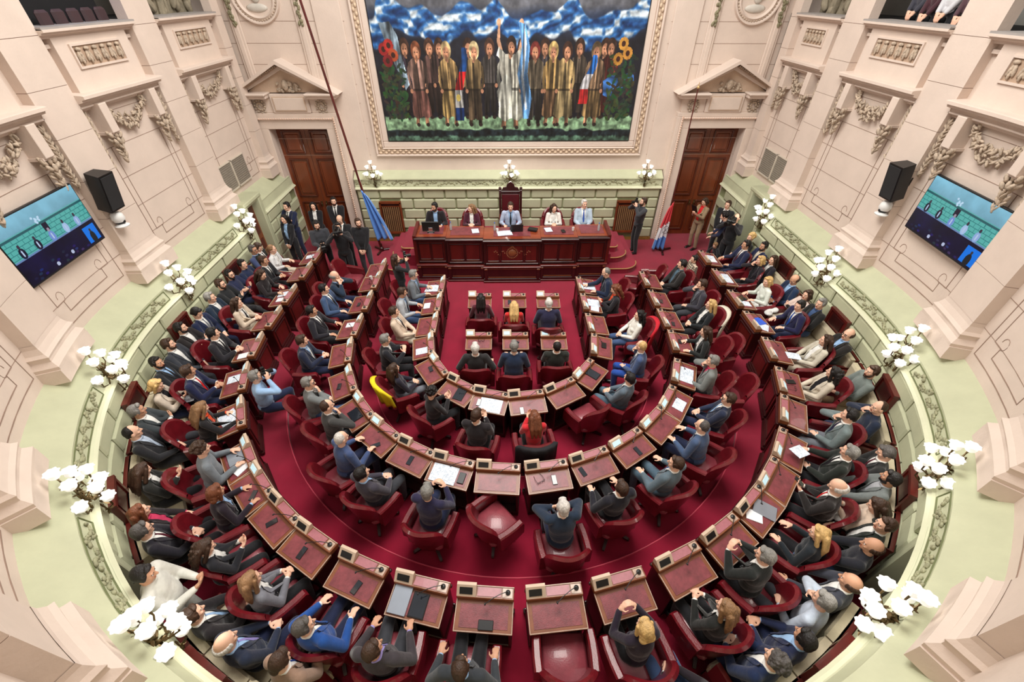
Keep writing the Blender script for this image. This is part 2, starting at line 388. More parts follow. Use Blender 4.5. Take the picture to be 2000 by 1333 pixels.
def bay(side, sA, sB, tall=True, cut=1.0):
    rnd = random.Random(int(sA*10)); lo, hi = min(sA, sB), max(sA, sB); A, B = side*lo, side*hi
    if A > B: A, B = B, A
    b = MB(); w_ = B-A
    # stone joints
    for k in range(5): b.wbox(A, B, -.01, .004, 2.75+.5*k, 2.757+.5*k, 1)
    m_ = .34
    b.wbox(A+m_-.14, A+m_-.128, -.01, .006, 2.42, 4.25, 1); b.wbox(B-m_+.128, B-m_+.14, -.01, .006, 2.42, 4.25, 1); b.wbox(A+m_-.14, B-m_+.14, -.01, .006, 2.42, 2.432, 1)
    keyframe(b, A+m_, B-m_, 2.58, 4.25, 1)
    trim(b, [STONE, JOINT])
    # ledge on two consoles with a garland
    b = MB(); corn(b, A, B, 4.93, .30, .17); corn(b, A, B, 4.86, .16, .08)
    for q in (A+.36, B-.36):
        b.wbox(q-.085, q+.085, 0, .24, 4.5, 4.94, 0, ch=.01); b.wbox(q-.11, q+.11, 0, .2, 4.47, 4.51, 0)
    trim(b, [STONE])
    b = MB()
    for q in (A+.36, B-.36): (leafdrop(b, q, .10, 4.46, 4.05, .15, rnd), leafdrop(b, q, .15, 4.46, 4.25, .17, rnd))
    for q in (A+.07, B-.07): leafdrop(b, q, .05, 4.80, 4.0, .08, rnd)
    garland(b, A+.55, B-.55, .05, 4.78, .24, rnd)
    trim(b, [STONE2], smooth=True)
    # parapet with carved panel and upper ledge
    b = MB(); b.wbox(A+.2, B-.2, -.02, .12, 5.10, 5.83, 0, step=.3)
    pa, pb = A+.48, B-.48
    for q0, q1, z0, z1 in ((pa-.03, pb+.03, 5.70, 5.73), (pa-.03, pb+.03, 5.40, 5.43), (pa-.03, pa, 5.43, 5.70), (pb, pb+.03, 5.43, 5.70)): b.wbox(q0, q1, .1, .15, z0, z1, 0)
    b.wbox(pa, pb, .1, .125, 5.43, 5.70, 1)
    corn(b, A, B, 5.82, .25, .12); b.wsweep([(-.3, 5.93), (.24, 5.93), (.24, 5.965), (-.3, 5.965)], A, B, 2)
    for q in (A+.11, B-.11): b.wbox(q-.09, q+.09, 0, .06, 5.70, 5.75, 0)
    trim(b, [STONE, mat('panel_ground', (176, 150, 128), .9), mat('grey_coping', (158, 152, 148), .6)])
    b = MB(); n = 6
    for i in range(n):
        s = pa+(pb-pa)*(i+.5)/n; dr = (pb-pa)/n*.42
        wellip(b, s, .15, 5.655, (dr*.8, .03, .03), rnd); wellip(b, s-dr*.4, .14, 5.56, (dr*.4, .025, .09), rnd, 0, .25); wellip(b, s+dr*.4, .14, 5.56, (dr*.4, .025, .09), rnd, 0, -.25); wellip(b, s, .15, 5.5, (dr*.3, .02, .06), rnd)
    trim(b, [STONE2], smooth=True)
    # gallery recess above the ledge
    b = MB(); b.wsweep([(-1.9, 5.9), (-1.8, 5.9), (-1.8, 8.9), (-1.9, 8.9)], A-.3, B+.3, 0); b.wsweep([(-1.9, 5.85), (-.02, 5.85), (-.02, 5.93), (-1.9, 5.93)], A-.3, B+.3, 1); trim(b, [PLAST, DARK])
for side in (-1, 1):
    p = PIL[side]
    for i in range(len(p)-1):
        bay(side, p[i+1]+PH-.12, p[i]-(PH-.12 if i else .18))
# leaning frieze carving, in stretches between the sconces
for side in (-1, 1):
    cuts = sorted([p for p in PIL[side]]+[sa(22)]); rnd = random.Random(5)
    for s0, s1 in zip(cuts[:-1], cuts[1:]):
        a0, a1 = s0+.45, s1-.45
        if a1-a0 < .5 or (side*1 and a1 > DADODOOR[side][0]-.3): continue
        b = MB(); n = int((a1-a0)/.05)
        for i in range(n):
            s = a0+(a1-a0)*i/n; z = 1.875+.045*sin(i*.9)
            for k in range(3): wellip(b, side*(s+rnd.uniform(-.02, .02)), DO+.012-(z-1.79)*.26+rnd.uniform(0, .014), z+rnd.uniform(-.045, .045), (.034, .018, .024), rnd, 0, rnd.uniform(-1.2, 1.2))
        trim(b, [GREEN2], smooth=True)
        b = MB()
        for z, o in ((1.795, DO+.012), (1.965, DO-.034)): b.wbox(side*(a0-.05), side*(a1+.05), o-.02, o+.012, z-.006, z+.006, 0)
        for q in (a0-.06, a1+.05): b.wsweep([(DO-.03, 1.79), (DO+.022, 1.79), (DO-.02, 1.97), (DO-.05, 1.97)], side*q, side*(q+.012), 0)
        trim(b, [GREENJ])
# ------------------------------------------------------------------ front wall
YU, YD = 13.2, 12.9        # upper wall plane, dado plane
DX = 5.86
b = MB()
def fbox(b, x0, x1, y0, y1, z0, z1, mi=0, bev=0.): b.box(((x0+x1)/2, (y0+y1)/2, (z0+z1)/2), (abs(x1-x0), abs(y1-y0), abs(z1-z0)), mi, None, bev)
DH, DW = 3.36, .80
fbox(b, -DX+DW, DX-DW, YU, YU+.4, 0, ZT); 
for sx in (-1, 1):
    fbox(b, sx*(DX-DW), sx*(DX+DW), YU, YU+.4, DH, ZT); fbox(b, sx*(DX+DW), sx*7.4, YU, YU+.4, 0, ZT); fbox(b, sx*7.4, sx*9.8, YU+.1, YU+.3, 5.8, ZT)
fbox(b, -4.62, 4.62, YD+.05, YU+.1, 0, 1.7, 5)
for sx in (-1, 1): fbox(b, sx*7.08, sx*7.3, YD+.04, YU, 0, 1.7, 1)
rnd = random.Random(4)
NICHE = (3.36, 3.98, .30, 1.32)
FZ = [.10, .44, .77, 1.09, 1.41, 1.69]
for k in range(5):
    L = .66; x = -4.62-(L/2 if k % 2 else 0)+.02
    while x < 4.6:
        x0, x1 = max(x, -4.6), min(x+L-.03, 4.6); z0, z1 = FZ[k], FZ[k+1]-.025
        for sx in (-1, 1):
            n0, n1 = (NICHE[0], NICHE[1]) if sx > 0 else (-NICHE[1], -NICHE[0])
            if x0 < n1 and x1 > n0 and z0 < NICHE[3]:
                if x0 < n0-.12: x1 = min(x1, n0)
                elif x1 > n1+.12: x0 = max(x0, n1)
                else: x1 = x0
        if x1-x0 > .08: fbox(b, x0, x1, YD, YD+.09, z0, z1, 1, .03)
        x += L
# moulding / frieze / ledge on the front wall
b.prismx([(YD+.06, 1.68), (YD-.05, 1.69), (YD-.07, 1.72), (YD-.05, 1.755), (YD, 1.77), (YD+.06, 1.79)], -4.62, 4.62, 2)
b.prismx([(YD+.04, 1.76), (YD, 1.78), (YD+.03, 1.96), (YD-.02, 1.98), (YD-.02, 2.01), (YD+.04, 2.03), (YU, 2.17), (YU, 1.76)], -4.62, 4.62, 1)
fbox(b, -4.62, 4.62, YD+.0, YD+.1, 0, .10, 3)
# scored joints
for k in range(9):
    z = 2.6+.45*k
    for x0, x1 in ((-7.2, -4.05), (4.05, 7.2)): fbox(b, x0, x1, YU-.004, YU, z, z+.008, 4)
struct(b.build('wall_front', [STONE, GREEN, MATS['green_moulding'], mat('gilt_skirting', (150, 112, 56), .5, var=.3, scale=8), JOINT, MATS['green_joint_ground']]))
b = MB(); n = 150
for i in range(n):
    x = -4.55+9.1*i/n
    for k in range(2): b.ell((x+rnd.uniform(-.02, .02), YD+.005+rnd.uniform(0, .012), 1.875+.035*sin(i*1.05)+rnd.uniform(-.05, .05)), (.034, .02, .026), Matrix.Rotation(rnd.uniform(-1, 1), 3, 'Y'), 7, 5)
trim(b, [GREEN2], smooth=True)
# grilles in the front dado
for sx in (-1, 1):
    g = empty('vent_grille', (sx*3.67, YD-.02, .30), 0, 'brown wooden slatted grille low in the green wall %s of the dais' % ('left' if sx < 0 else 'right'), 'vent')
    b = MB(); b.box((0, 0, .02), (.66, .1, .06)); b.box((0, 0, 1.0), (.66, .1, .06)); b.box((-.31, 0, .5), (.05, .1, 1.0)); b.box((.31, 0, .5), (.05, .1, 1.0)); b.box((0, .01, .88), (.6, .06, .03)); b.build('frame', DOORW, g)
    b = MB(); b.box((0, .03, .5), (.58, .03, .96), 1)
    for i in range(9): b.box((-.24+.06*i, .0, .46), (.028, .05, .8), 0)
    b.build('slat_panel', [mat('pale_slats', (142, 108, 72), .6, var=.25), WOODD], g)
# the big painting surround
PX, PZ0, PZ1 = 3.46, 2.98, 7.15
b = MB(); rnd = random.Random(9)
def frame_ring(b, e0, e1, y0, y1, mi, bev=.02):
    fbox(b, -PX-e1, PX+e1, y0, y1, PZ0-e1, PZ0-e0, mi, bev); fbox(b, -PX-e1, PX+e1, y0, y1, PZ1+e0, PZ1+e1, mi, bev)
    for sx in (-1, 1): fbox(b, sx*(PX+e0), sx*(PX+e1), y0, y1, PZ0-e0, PZ1+e0, mi, bev)
frame_ring(b, .0, .16, YU-.05, YU+.02, 0); frame_ring(b, .16, .20, YU-.09, YU, 0); frame_ring(b, .20, .34, YU-.06, YU, 1, .01); frame_ring(b, .34, .40, YU-.10, YU, 0)
trim(b, [STONE, mat('panel_ground2', (190, 168, 146), .9)])
b = MB()
def orn(p):
    b.ell(p, (.05, .025, .034), None, 6, 4)
n = 92
for i in range(n):
    x = -PX-.27+(2*PX+.54)*i/(n-1); q = .27+.03*(-1)**i; orn((x, YU-.07, PZ0-q))
for i in range(54):
    z = PZ0-.2+(PZ1-PZ0+.3)*i/53
    for sx in (-1, 1): b.ell((sx*(PX+.27+.03*(-1)**i), YU-.07, z), (.034, .025, .05), None, 6, 4)
trim(b, [mat('carved_frame', (214, 190, 164), .8, var=.15, scale=12)], smooth=True)
# pilaster strips and medallions above the doors
for sx in (-1, 1):
    b = MB()
    for xx, ww in ((4.42, .34), (5.10, .12), (6.72, .12)):
        zb = 2.17 if xx < 5 else 4.3
        fbox(b, sx*(xx-ww), sx*(xx+ww), YU-.05, YU, zb, ZT, 0, .015)
        if xx > 5: fbox(b, sx*(xx-ww*.45), sx*(xx+ww*.45), YU-.075, YU-.04, zb, ZT, 0, .01)
    fbox(b, sx*7.0, sx*7.3, YU-.1, YU, 2.2, ZT); 
    for z0, z1, e in ((2.26, 2.42, .08), (2.42, 2.5, .05), (2.55, 2.62, .05), (2.7, 2.76, .03)): fbox(b, sx*(6.86-e), sx*7.3, YU-.14-e, YU, z0, z1, 0, .02)
    trim(b, [STONE])
    b = MB(); rnd = random.Random(2)
    for xx in (5.10, 6.72):
        for i in range(16):
            for k in range(3): b.ell((sx*xx+rnd.uniform(-.05, .05), YU-.08, 6.9-.08*i+rnd.uniform(-.03, .03)), (.035, .03, .045), None, 6, 4)
    trim(b, [mat('green_bronze_drop', (132, 126, 98), .6, var=.35, scale=10)], smooth=True)
    md = empty('wall_medallion', (sx*6.06, YU, 6.25), 0, 'round carved stone medallion high above the %s double door' % ('left' if sx < 0 else 'right'), 'medallion')
    b = MB(); Rx = Matrix.Rotation(rad(90), 3, 'X')
    b.lathe([(.0, .02), (.40, .02), (.41, .05), (.44, .08), (.47, .05), (.50, .03), (.53, .08), (.56, .08), (.58, .0)], 40, (0, 0, 0), Rx); b.build('frame_ring', STONE, md, smooth=30)
    b = MB()
    for i in range(46): a = 2*pi*i/46; b.ell((.485*cos(a), -.05, .485*sin(a)), (.02, .02, .02), None, 6, 4)
    b.build('bead_ring', STONE2, md, smooth=True)
    b = MB(); b.ell((0, -.03, .02), (.13, .06, .17)); b.ell((.09, -.03, -.02), (.06, .05, .05)); b.ell((-.02, -.02, -.24), (.26, .05, .09)); b.ell((-.05, -.03, .12), (.14, .05, .09)); b.build('relief_head', mat('pale_relief', (204, 198, 188), .8, var=.1), md, smooth=True)
# double doors with architrave and pediment
for k, sx in enumerate((-1, 1)):
    cx = sx*DX; b = MB()
    def fb(x0, x1, y0, y1, z0, z1, mi=0, bev=.01): fbox(b, cx+x0, cx+x1, y0, y1, z0, z1, mi, bev)
    for e0, e1, y0 in ((.0, .24, YD+.05), (.24, .30, YD-.0), (.30, .40, YD+.05)):
        for s2 in (-1, 1): fb(s2*(DW+e0), s2*(DW+e1), y0, YU+.02, 0, DH+e0)
        fb(-DW-e1, DW+e1, y0, YU+.02, DH+e0, DH+e1)
    for s2 in (-1, 1): fb(s2*(DW+.02), s2*(DW+.02)+.001, YD+.1, YU+.3, 0, DH)
    # entablature: tablet, side scroll blocks, broken cornice and raking pediment
    fb(-.50, .50, YD+.03, YU, DH+.40, DH+.86, 0, .02); fb(-.42, .42, YD+.0, YD+.06, DH+.46, DH+.80, 1, .004); fb(-.40, .40, YD-.01, YD+.06, DH+.48, DH+.78, 0, .01)
    for s2 in (-1, 1):
        fb(s2*.5, s2*1.12, YD+.10, YU, DH+.40, DH+.76, 0); fb(s2*.52, s2*1.30, YD-.12, YU, DH+.76, DH+.86, 0, .02); fb(s2*.5, s2*1.34, YD-.2, YU, DH+.84, DH+.90, 0, .02)
    Rk = 1.42; zb = DH+.88; hp = .70
    for s2 in (-1, 1):
        for (d0, d1, y0, mi) in ((0, .09, YD+.04, 0), (.09, .15, YD-.08, 2), (.15, .24, YD-.2, 0)):
            poly = [(cx+s2*(Rk-.28+d0*1.1), zb+0), (cx+s2*(Rk-.28+d1*1.1), zb+0), (cx, zb+hp-.18+d1), (cx, zb+hp-.18+d0)]
            vs = [(x, y0, z) for x, z in poly]+[(x, YU, z) for x, z in poly]
            b.add(vs, [(0, 1, 2, 3), (4, 7, 6, 5), (0, 4, 5, 1), (1, 5, 6, 2), (2, 6, 7, 3), (3, 7, 4, 0)], mi)
    b.add([(cx-1.1, YD+.14, zb), (cx+1.1, YD+.14, zb), (cx, YD+.14, zb+.56)], [(0, 1, 2)], 1)
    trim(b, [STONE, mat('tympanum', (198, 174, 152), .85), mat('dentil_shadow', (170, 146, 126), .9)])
    b = MB(); rnd = random.Random(8)
    for s2 in (-1, 1):
        for i in range(26):      # dentil row on the rake
            t = i/25; x = s2*(Rk-.14)*(1-t); z = zb+.02+(hp-.1)*t; b.box((cx+x, YD-.10, z+.02), (.03, .05, .03))
        for i in range(22):
            a = i*.55; r = .05+.006*i; b.ell((cx+s2*.82+r*cos(a), YD+.07, DH+.58+r*sin(a)), (.035, .03, .028), None, 6, 4)
    for i in range(34):
        a = rnd.uniform(0, pi); r = rnd.uniform(.03, .3); b.ell((cx+r*1.25*cos(a), YD+.10, zb+.03+r*.75*sin(a)), (.05, .04, .035), Matrix.Rotation(a, 3, 'Y'), 6, 4)
    b.ell((cx, YD+.06, zb+.18), (.09, .06, .13), None, 8, 6)
    trim(b, [STONE2], smooth=True)
    b = MB()
    for i in range(60):
        z = .1+(DH+.2)*i/59
        for s2 in (-1, 1): b.ell((cx+s2*(DW+.27), YD-.01, z), .021, None, 6, 4)
    for i in range(34): b.ell((cx-(DW+.27)+(2*DW+.54)*i/33, YD-.01, DH+.27), .021, None, 6, 4)
    trim(b, [mat('bead_stone', (224, 190, 168), .7)], smooth=True)
    d = empty('door_%d' % (k+1), (cx, YU+.12, 0)); struct(d)
    for s2 in (-1, 1):
        b = MB(); b.box((s2*.40, .05, DH/2), (.79, .07, DH-.01), 0)
        for z0, z1 in ((2.62, 3.22), (1.35, 2.45), (.2, 1.15)):
            zc, hh = (z0+z1)/2, z1-z0
            for q, dd in (((s2*.40, .0, z0), (.56, .05, .05)), ((s2*.40, .0, z1), (.56, .05, .05)), ((s2*.40-.26, .0, zc), (.05, .05, hh)), ((s2*.40+.26, .0, zc), (.05, .05, hh))): b.box(q, dd, 1, None, .015)
            b.box((s2*.40, .01, zc), (.38, .04, hh-.16), 0, None, .02)
        lf = b.build('door_leaf', [DOORW, mat('door_wood_dark', (84, 36, 20), .35, var=.3, scale=4, coat=.3)], d)
        b = MB(); b.ell((s2*.07, -.03, 1.1), (.022, .03, .03)); b.box((s2*.07, .0, 1.1), (.04, .02, .16)); b.build('handle', BRASS, lf)
# dado doors near the front corners
d0, d1 = DADODOOR[-1]; y0, y1 = 10.43, 11.06
d = empty('door_3', (-6.83, (y0+y1)/2, 0)); struct(d)
b = MB(); b.box((0, 0, 1.08), (.05, .63, 2.16)); b.box((.03, 0, 1.65), (.02, .45, .8), 1); b.box((.03, 0, .65), (.02, .45, .9), 1); lf = b.build('door_leaf', [DOORW, WOOD], d)
b = MB(); b.cyl((.03, -.24, 1.05), (.08, -.24, 1.05), .012); b.cyl((.08, -.24, 1.05), (.08, -.12, 1.05), .01); b.build('handle', CHROME, lf)
y0, y1 = 10.72, 11.36
d = empty('door_4', (6.95, (y0+y1)/2, 0)); struct(d)
b = MB(); b.box((.05, .1, 1.08), (.05, .4, 2.16), 0); b.box((-.05, -.27, 1.08), (.25, .06, 2.16), 1); b.build('door_leaf', [mat('pale_door', (180, 172, 172), .6), WOODD], d)
# gates: dark curtained openings at the back corners
for side in (-1, 1):
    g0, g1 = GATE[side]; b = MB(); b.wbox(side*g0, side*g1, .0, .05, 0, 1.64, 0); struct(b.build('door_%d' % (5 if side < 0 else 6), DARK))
# grey double louvres in the corner bays
for side in (-1, 1):
    yc = 11.13 if side < 0 else 11.5
    v = empty('wall_louvre', (side*6.98, yc, 2.46), 0, 'grey double ventilation panel on the %s wall beside the corner' % ('left' if side < 0 else 'right'), 'vent')
    for q in (-.34, .34):
        b = MB(); b.box((0, q, .3), (.03, .64, .6), 0)
        for i in range(12): b.box((-side*.018, q, .04+.047*i), (.012, .6, .018), 0)
        b.build('louvre_panel', GREY, v)
    b = MB(); b.box((-side*.01, 0, .3), (.05, .04, .64)); b.box((-side*.01, 0, -.01), (.05, 1.36, .03)); b.box((-side*.01, 0, .61), (.05, 1.36, .02)); b.build('frame', mat('louvre_frame', (206, 196, 180), .6), v)
# ------------------------------------------------------------------ member desk (local +Y = away from the sitter)
DSL = math.atan2(.045, .31)
def desk_z(y): return .70+.045*(y+.19)/.31
def make_desk(lit):
    r = empty('member_desk')
    b = MB()
    for sx in (-1, 1): b.box((sx*.295, .05, .36), (.03, .36, .69), 0, None, .006)
    b.box((0, .11, .40), (.57, .22, .56), 0); b.box((0, .07, .05), (.64, .40, .10), 1, None, .01)
    b.build('carcass', [WOODD, WOODD], r)
    b = MB(); b.box((0, .235, .42), (.62, .02, .68), 0); b.box((0, .25, .12), (.66, .03, .05), 1, None, .01); b.box((0, .25, .06), (.68, .06, .05), 1, None, .01); b.box((0, .255, .70), (.67, .04, .04), 1, None, .01)
    for q, d in (((0, .25, .62), (.48, .02, .025)), ((0, .25, .20), (.48, .02, .025)), ((-.24, .25, .41), (.025, .02, .42)), ((.24, .25, .41), (.025, .02, .42))): b.box(q, d, 1, None, .006)
    b.build('front_panel', [WOOD, WOODD], r)
    b = MB(); Rs = Matrix.Rotation(DSL, 3, 'X'); zc = desk_z(-.035); b.box((0, -.035, zc-.02), (.66, .32, .035), 0, Rs, .006)
    for q, d in (((0, -.190, desk_z(-.19)+.004), (.66, .012, .012)), ((-.325, -.035, zc+.002), (.012, .32, .012)), ((.325, -.035, zc+.002), (.012, .32, .012))): b.box(q, d, 1, Rs, .003)
    b.build('writing_top', [WOODL, mat('rim_highlight', (182, 156, 138), .35, var=.25, scale=14, coat=.2)], r)  # pale edge strips: light reflected along the rim, painted as a colour
    b = MB(); b.box((0, -.035, zc+.0005), (.55, .235, .004), 0, Rs); b.build('leather_inlay', INLAY, r)
    b = MB(); b.box((0, .185, .775), (.66, .135, .08), 0, None, .006); b.box((0, .247, .818), (.66, .012, .012), 1, None, .003); b.box((.255, .185, .817), (.11, .10, .006), 1)
    b.build('ledge', [WOODL, MATS['rim_highlight']], r)
    b = MB(); b.box((.045, .185, .818), (.27, .095, .006)); b.build('ledge_inlay', mat('pale_red_leather', (160, 98, 106), .42, var=.2, scale=12, coat=.1), r)
    b = MB(); b.prismx([(.125, .815), (.25, .815), (.25, .90), (.215, .905)], -.33, -.105, 0); t = b.build('voting_terminal', mat('terminal_case', (196, 174, 152), .5, var=.12), r)
    Rt = Matrix.Rotation(math.atan2(.09, .09), 3, 'X')
    b = MB(); b.box((-.222, .168, .862), (.15, .075, .006), 0, Rt); b.build('screen', SCRN if lit else BLACK, t)
    b = MB(); b.lathe([(.03, 0), (.028, .02), (.01, .03)], 12, (.26, .19, .818)); b.tube([(.26, .19, .84), (.24, .175, .885), (.17, .14, .90), (.08, .09, .885), (.02, .05, .865)], .005, 6); b.ell((.01, .045, .86), (.011, .018, .011), None, 8, 6); b.build('microphone', BLACK, r, smooth=30)
    return r
DESKS = {}
def place_desk(key, x, y, z, rz, label, group, lit=True, _p={}):
    if lit not in _p: _p[lit] = make_desk(lit); o = _p[lit]
    else: o = copy_tree(_p[lit])
    set_pose(o, (x, y, z), rz); tag(o, label, 'desk', group); DESKS[key] = o; return o
# ------------------------------------------------------------------ swivel armchair (faces +Y)
def make_chair():
    r = empty('armchair')
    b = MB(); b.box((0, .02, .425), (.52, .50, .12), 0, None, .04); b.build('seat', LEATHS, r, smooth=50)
    def shell(off, nu=15, nv=9):
        P = []
        for j in range(nv):
            v = j/(nv-1); row = []
            for i in range(nu):
                u = -1+2*i/(nu-1); th = u*rad(66); R = .29+off
                top = .97-.20*abs(u)**3.2; z = .36+(top-.36)*v
                row.append((R*1.04*sin(th), .06-R*cos(th)-.11*v, z))
            P.append(row)
        return P
    b = MB(); A, B_ = shell(-.035), shell(.035); b.grid(A); b.grid(B_); n = len(A[0])
    top = [A[-1], [(((Vector(p)+Vector(q))/2)+Vector((0, 0, .03))) for p, q in zip(A[-1], B_[-1])], B_[-1]]; b.grid(top); b.grid([A[0], B_[0]])
    for k in (0, -1): b.grid([[r_[k] for r_ in A], [r_[k] for r_ in B_]])
    b.build('backrest', LEATH, r, smooth=50)
    for sx in (-1, 1):
        b = MB(); rows = []
        for y, zt, x in ((-.16, .70, .30), (-.02, .675, .31), (.12, .655, .31), (.24, .64, .30), (.265, .60, .30)):
            w2 = .048; rows.append([(sx*(x-w2), y, .36), (sx*(x-w2), y, zt-.02), (sx*(x-w2*.6), y, zt), (sx*(x+w2*.6), y, zt), (sx*(x+w2), y, zt-.02), (sx*(x+w2), y, .36)])
        b.grid(rows); b.add(rows[0], [(0, 1, 2, 3, 4, 5)]); b.add(rows[-1], [(0, 1, 2, 3, 4, 5)]); b.grid([[q[0] for q in rows], [q[-1] for q in rows]]); b.build('armrest', LEATH, r, smooth=40)
    b = MB(); b.lathe([(.07, .36), (.03, .33), (.025, .15), (.05, .10), (.05, .06)], 12); b.build('pedestal', DARKM, r, smooth=40)
    for k in range(4):
        a = pi/4+k*pi/2; b = MB(); q = Vector((cos(a), sin(a), 0)); p = Vector((-sin(a), cos(a), 0)); rows = []
        for t, z1, z0, w2 in ((.03, .12, .07, .028), (.15, .10, .06, .024), (.29, .06, .03, .02), (.31, .045, .03, .018)):
            rows.append([q*t+p*w2+Vector((0, 0, z0)), q*t+p*w2+Vector((0, 0, z1)), q*t-p*w2+Vector((0, 0, z1)), q*t-p*w2+Vector((0, 0, z0)), q*t+p*w2+Vector((0, 0, z0))])
        b.grid(rows); b.add(rows[-1][:4], [(0, 1, 2, 3)]); l = b.build('leg', WOODD, r)
        b = MB(); b.ell(q*.29+Vector((0, 0, .018)), .018, None, 8, 6); b.build('caster', BRASS, l, smooth=True)
    return r
def place_chair(x, y, z, rz, label, group='burgundy swivel armchairs', _p=[]):
    if not _p: _p.append(make_chair()); o = _p[0]
    else: o = copy_tree(_p[0])
    set_pose(o, (x, y, z), rz); tag(o, label, 'chair', group); return o
# ------------------------------------------------------------------ settees along the wall
def settee(side, s0, s1, nc, label):
    sm = side*(s0+s1)/2; x, y = wp(sm, .75); r = empty('settee', (x, y, L2), 0, label, 'bench', 'cushioned settees along the green wall'); M = Matrix.Translation((-x, -y, 0))
    def bw(name, f, m):
        b = MB(); f(b); b.v = [(q[0]-x, q[1]-y, q[2]) for q in b.v]; return b.build(name, m, r)
    A, B = side*s0, side*s1
    bw('base', lambda b: (b.wsweep([(.5, .0), (.95, .0), (.95, .30), (.5, .30)], A, B), b.wbox(A, B, .94, .97, .02, .12)), WOODD)
    bw('backboard', lambda b: (b.wsweep([(DO+.05, .0), (DO+.09, .0), (DO+.09, .82), (DO+.05, .82)], A, B), b.wsweep([(DO+.04, .8), (DO+.11, .8), (DO+.11, .84), (DO+.04, .84)], A, B)), WOOD)
    sm = (A+B)/2
    bw('crest_panel', lambda b: (b.wbox(sm-.26, sm+.26, DO+.045, DO+.09, .8, 1.18), b.wbox(sm-.30, sm+.30, DO+.04, DO+.12, 1.16, 1.21), b.wbox(sm-.19, sm+.19, DO+.09, DO+.105, .9, 1.11, 1), b.wbox(sm-.30, sm-.25, DO+.04, DO+.11, .2, 1.17), b.wbox(sm+.25, sm+.30, DO+.04, DO+.11, .2, 1.17)), [WOOD, WOODD])
    for k in range(nc):
        a0, a1 = A+(B-A)*k/nc, A+(B-A)*(k+1)/nc
        if a0 > a1: a0, a1 = a1, a0
        bw('seat_cushion', lambda b: b.wbox(a0+.01, a1-.01,   .56, .98, .30, .45, 0, ch=.04), BEIGE)
        bw('back_cushion', lambda b: b.wbox(a0+.01, a1-.01, DO+.09, DO+.21, .46, .84, 0, ch=.04), BEIGE)
    for q in (A, B):
        q2 = q+(.03 if q == min(A, B) else -.03); bw('armrest', lambda b: b.wbox(q2-.03, q2+.03, .5, .93, .3, .64), WOOD)
for side in (-1, 1):
    nm = 'left' if side < 0 else 'right'; base = sa(44.5); L = (sy(9.9, 1)-base)/4
    for k, w_ in enumerate(('nearest the camera, next to the dark rear doorway', 'second from the rear doorway', 'third from the rear doorway', 'farthest along, beside the small side door')):
        settee(side, base+k*L+.03, base+(k+1)*L-.03, 3, 'beige settee, %s wall, %s' % (nm, w_))
    settee(side, sa(20), sa(36), 3, 'beige cushioned settee on the %s wall behind the rear doorway' % nm)
# ------------------------------------------------------------------ dais desk
dd = empty('presiding_desk', (0.02, 10.45, 0), 0, 'long carved mahogany presiding desk on the raised red dais', 'desk')
SEC = ((-2.58, -1.74, .12), (-1.74, -.74, .05), (-.74, .80, -.03), (.80, 1.80, .05), (1.80, 2.64, .12))
for i, (x0, x1, y) in enumerate(SEC):
    xc, wd = (x0+x1)/2, x1-x0
    b = MB(); b.box((xc, y+.35, .25), (wd+.02, .9, .5), 0); b.box((xc, y-.11, .03), (wd+.06, .06, .06), 1, None, .01); b.box((xc, y-.10, .10), (wd+.04, .05, .07), 0, None, .01)
    b.box((xc, y-.11, .50), (wd+.05, .10, .045), 1, None, .012); b.box((xc, y-.105, .17), (wd-.22, .02, .02), 2); b.box((xc, y-.105, .43), (wd-.22, .02, .02), 2)
    for s2 in (-1, 1): b.box((xc+s2*(wd/2-.05), y-.11, .29), (.08, .05, .34), 0, None, .01); b.box((xc+s2*(wd/2-.05), y-.13, .44), (.09, .05, .05), 2, None, .01)
    b.build('plinth_section', [WOODD, WOOD, WOODL], dd)
    b = MB(); b.box((xc, y+.30, .87), (wd, .64, .72), 0); b.box((xc, y-.03, 1.24), (wd+.04, .14, .07), 1, None, .02); b.box((xc, y-.01, 1.17), (wd+.02, .06, .04), 1, None, .01); b.box((xc, y-.03, .555), (wd, .05, .05), 1, None, .01)
    np_ = 3 if i == 2 else 2
    for k in range(np_):
        if np_ == 3: p0, p1 = ((x0+.1, x0+.42), (x0+.47, x1-.47), (x1-.42, x1-.1))[k]
        else: p0, p1 = x0+.09+(wd-.16)/2*k, x0+.05+(wd-.16)/2*(k+1)
        for q, d in ((((p0+p1)/2, y-.025, .63), (p1-p0, .02, .03)), (((p0+p1)/2, y-.025, 1.10), (p1-p0, .02, .03)), ((p0, y-.025, .865), (.03, .02, .5)), ((p1, y-.025, .865), (.03, .02, .5))): b.box(q, d, 1, None, .006)
        b.box(((p0+p1)/2, y-.03, .615), (p1-p0-.08, .012, .012), 2)
    for s2 in (-1, 1): b.box((xc+s2*(wd/2-.035), y-.03, .87), (.06, .05, .66), 1, None, .012)
    b.build('panel_section', [WOOD, WOODD, WOODL], dd)
    b = MB(); b.box((xc, y+.36, 1.255), (wd-.0, .78, .03), 0, None, .008); b.build('desktop', mat('desk_top_wood', (140, 62, 36), .25, var=.3, scale=4, coat=.4, stretch=(.3, 1, 1)), dd)
    b = MB(); b.box((xc, y+.42, 1.273), (min(wd-.2, 1.0), .5, .008), 0); b.build('leather_blotter', INLAY, dd)
b = MB()
for sx, x in ((-1, -2.58), (1, 2.64)): b.prismx([(.05, .5), (.05, 1.33), (.85, 1.40), (.85, .5)], x-.04, x+.04, 0)
b.build('end_wing', WOOD, dd)
b = MB(); rnd = random.Random(1); cx = .03; yy = -.045
b.lathe([(.0, .02), (.10, .02), (.12, .0)], 16, (cx, yy, .87), Matrix.Rotation(rad(90), 3, 'X')); b.ell((cx, yy, .87), (.075, .02, .095), None, 10, 8)
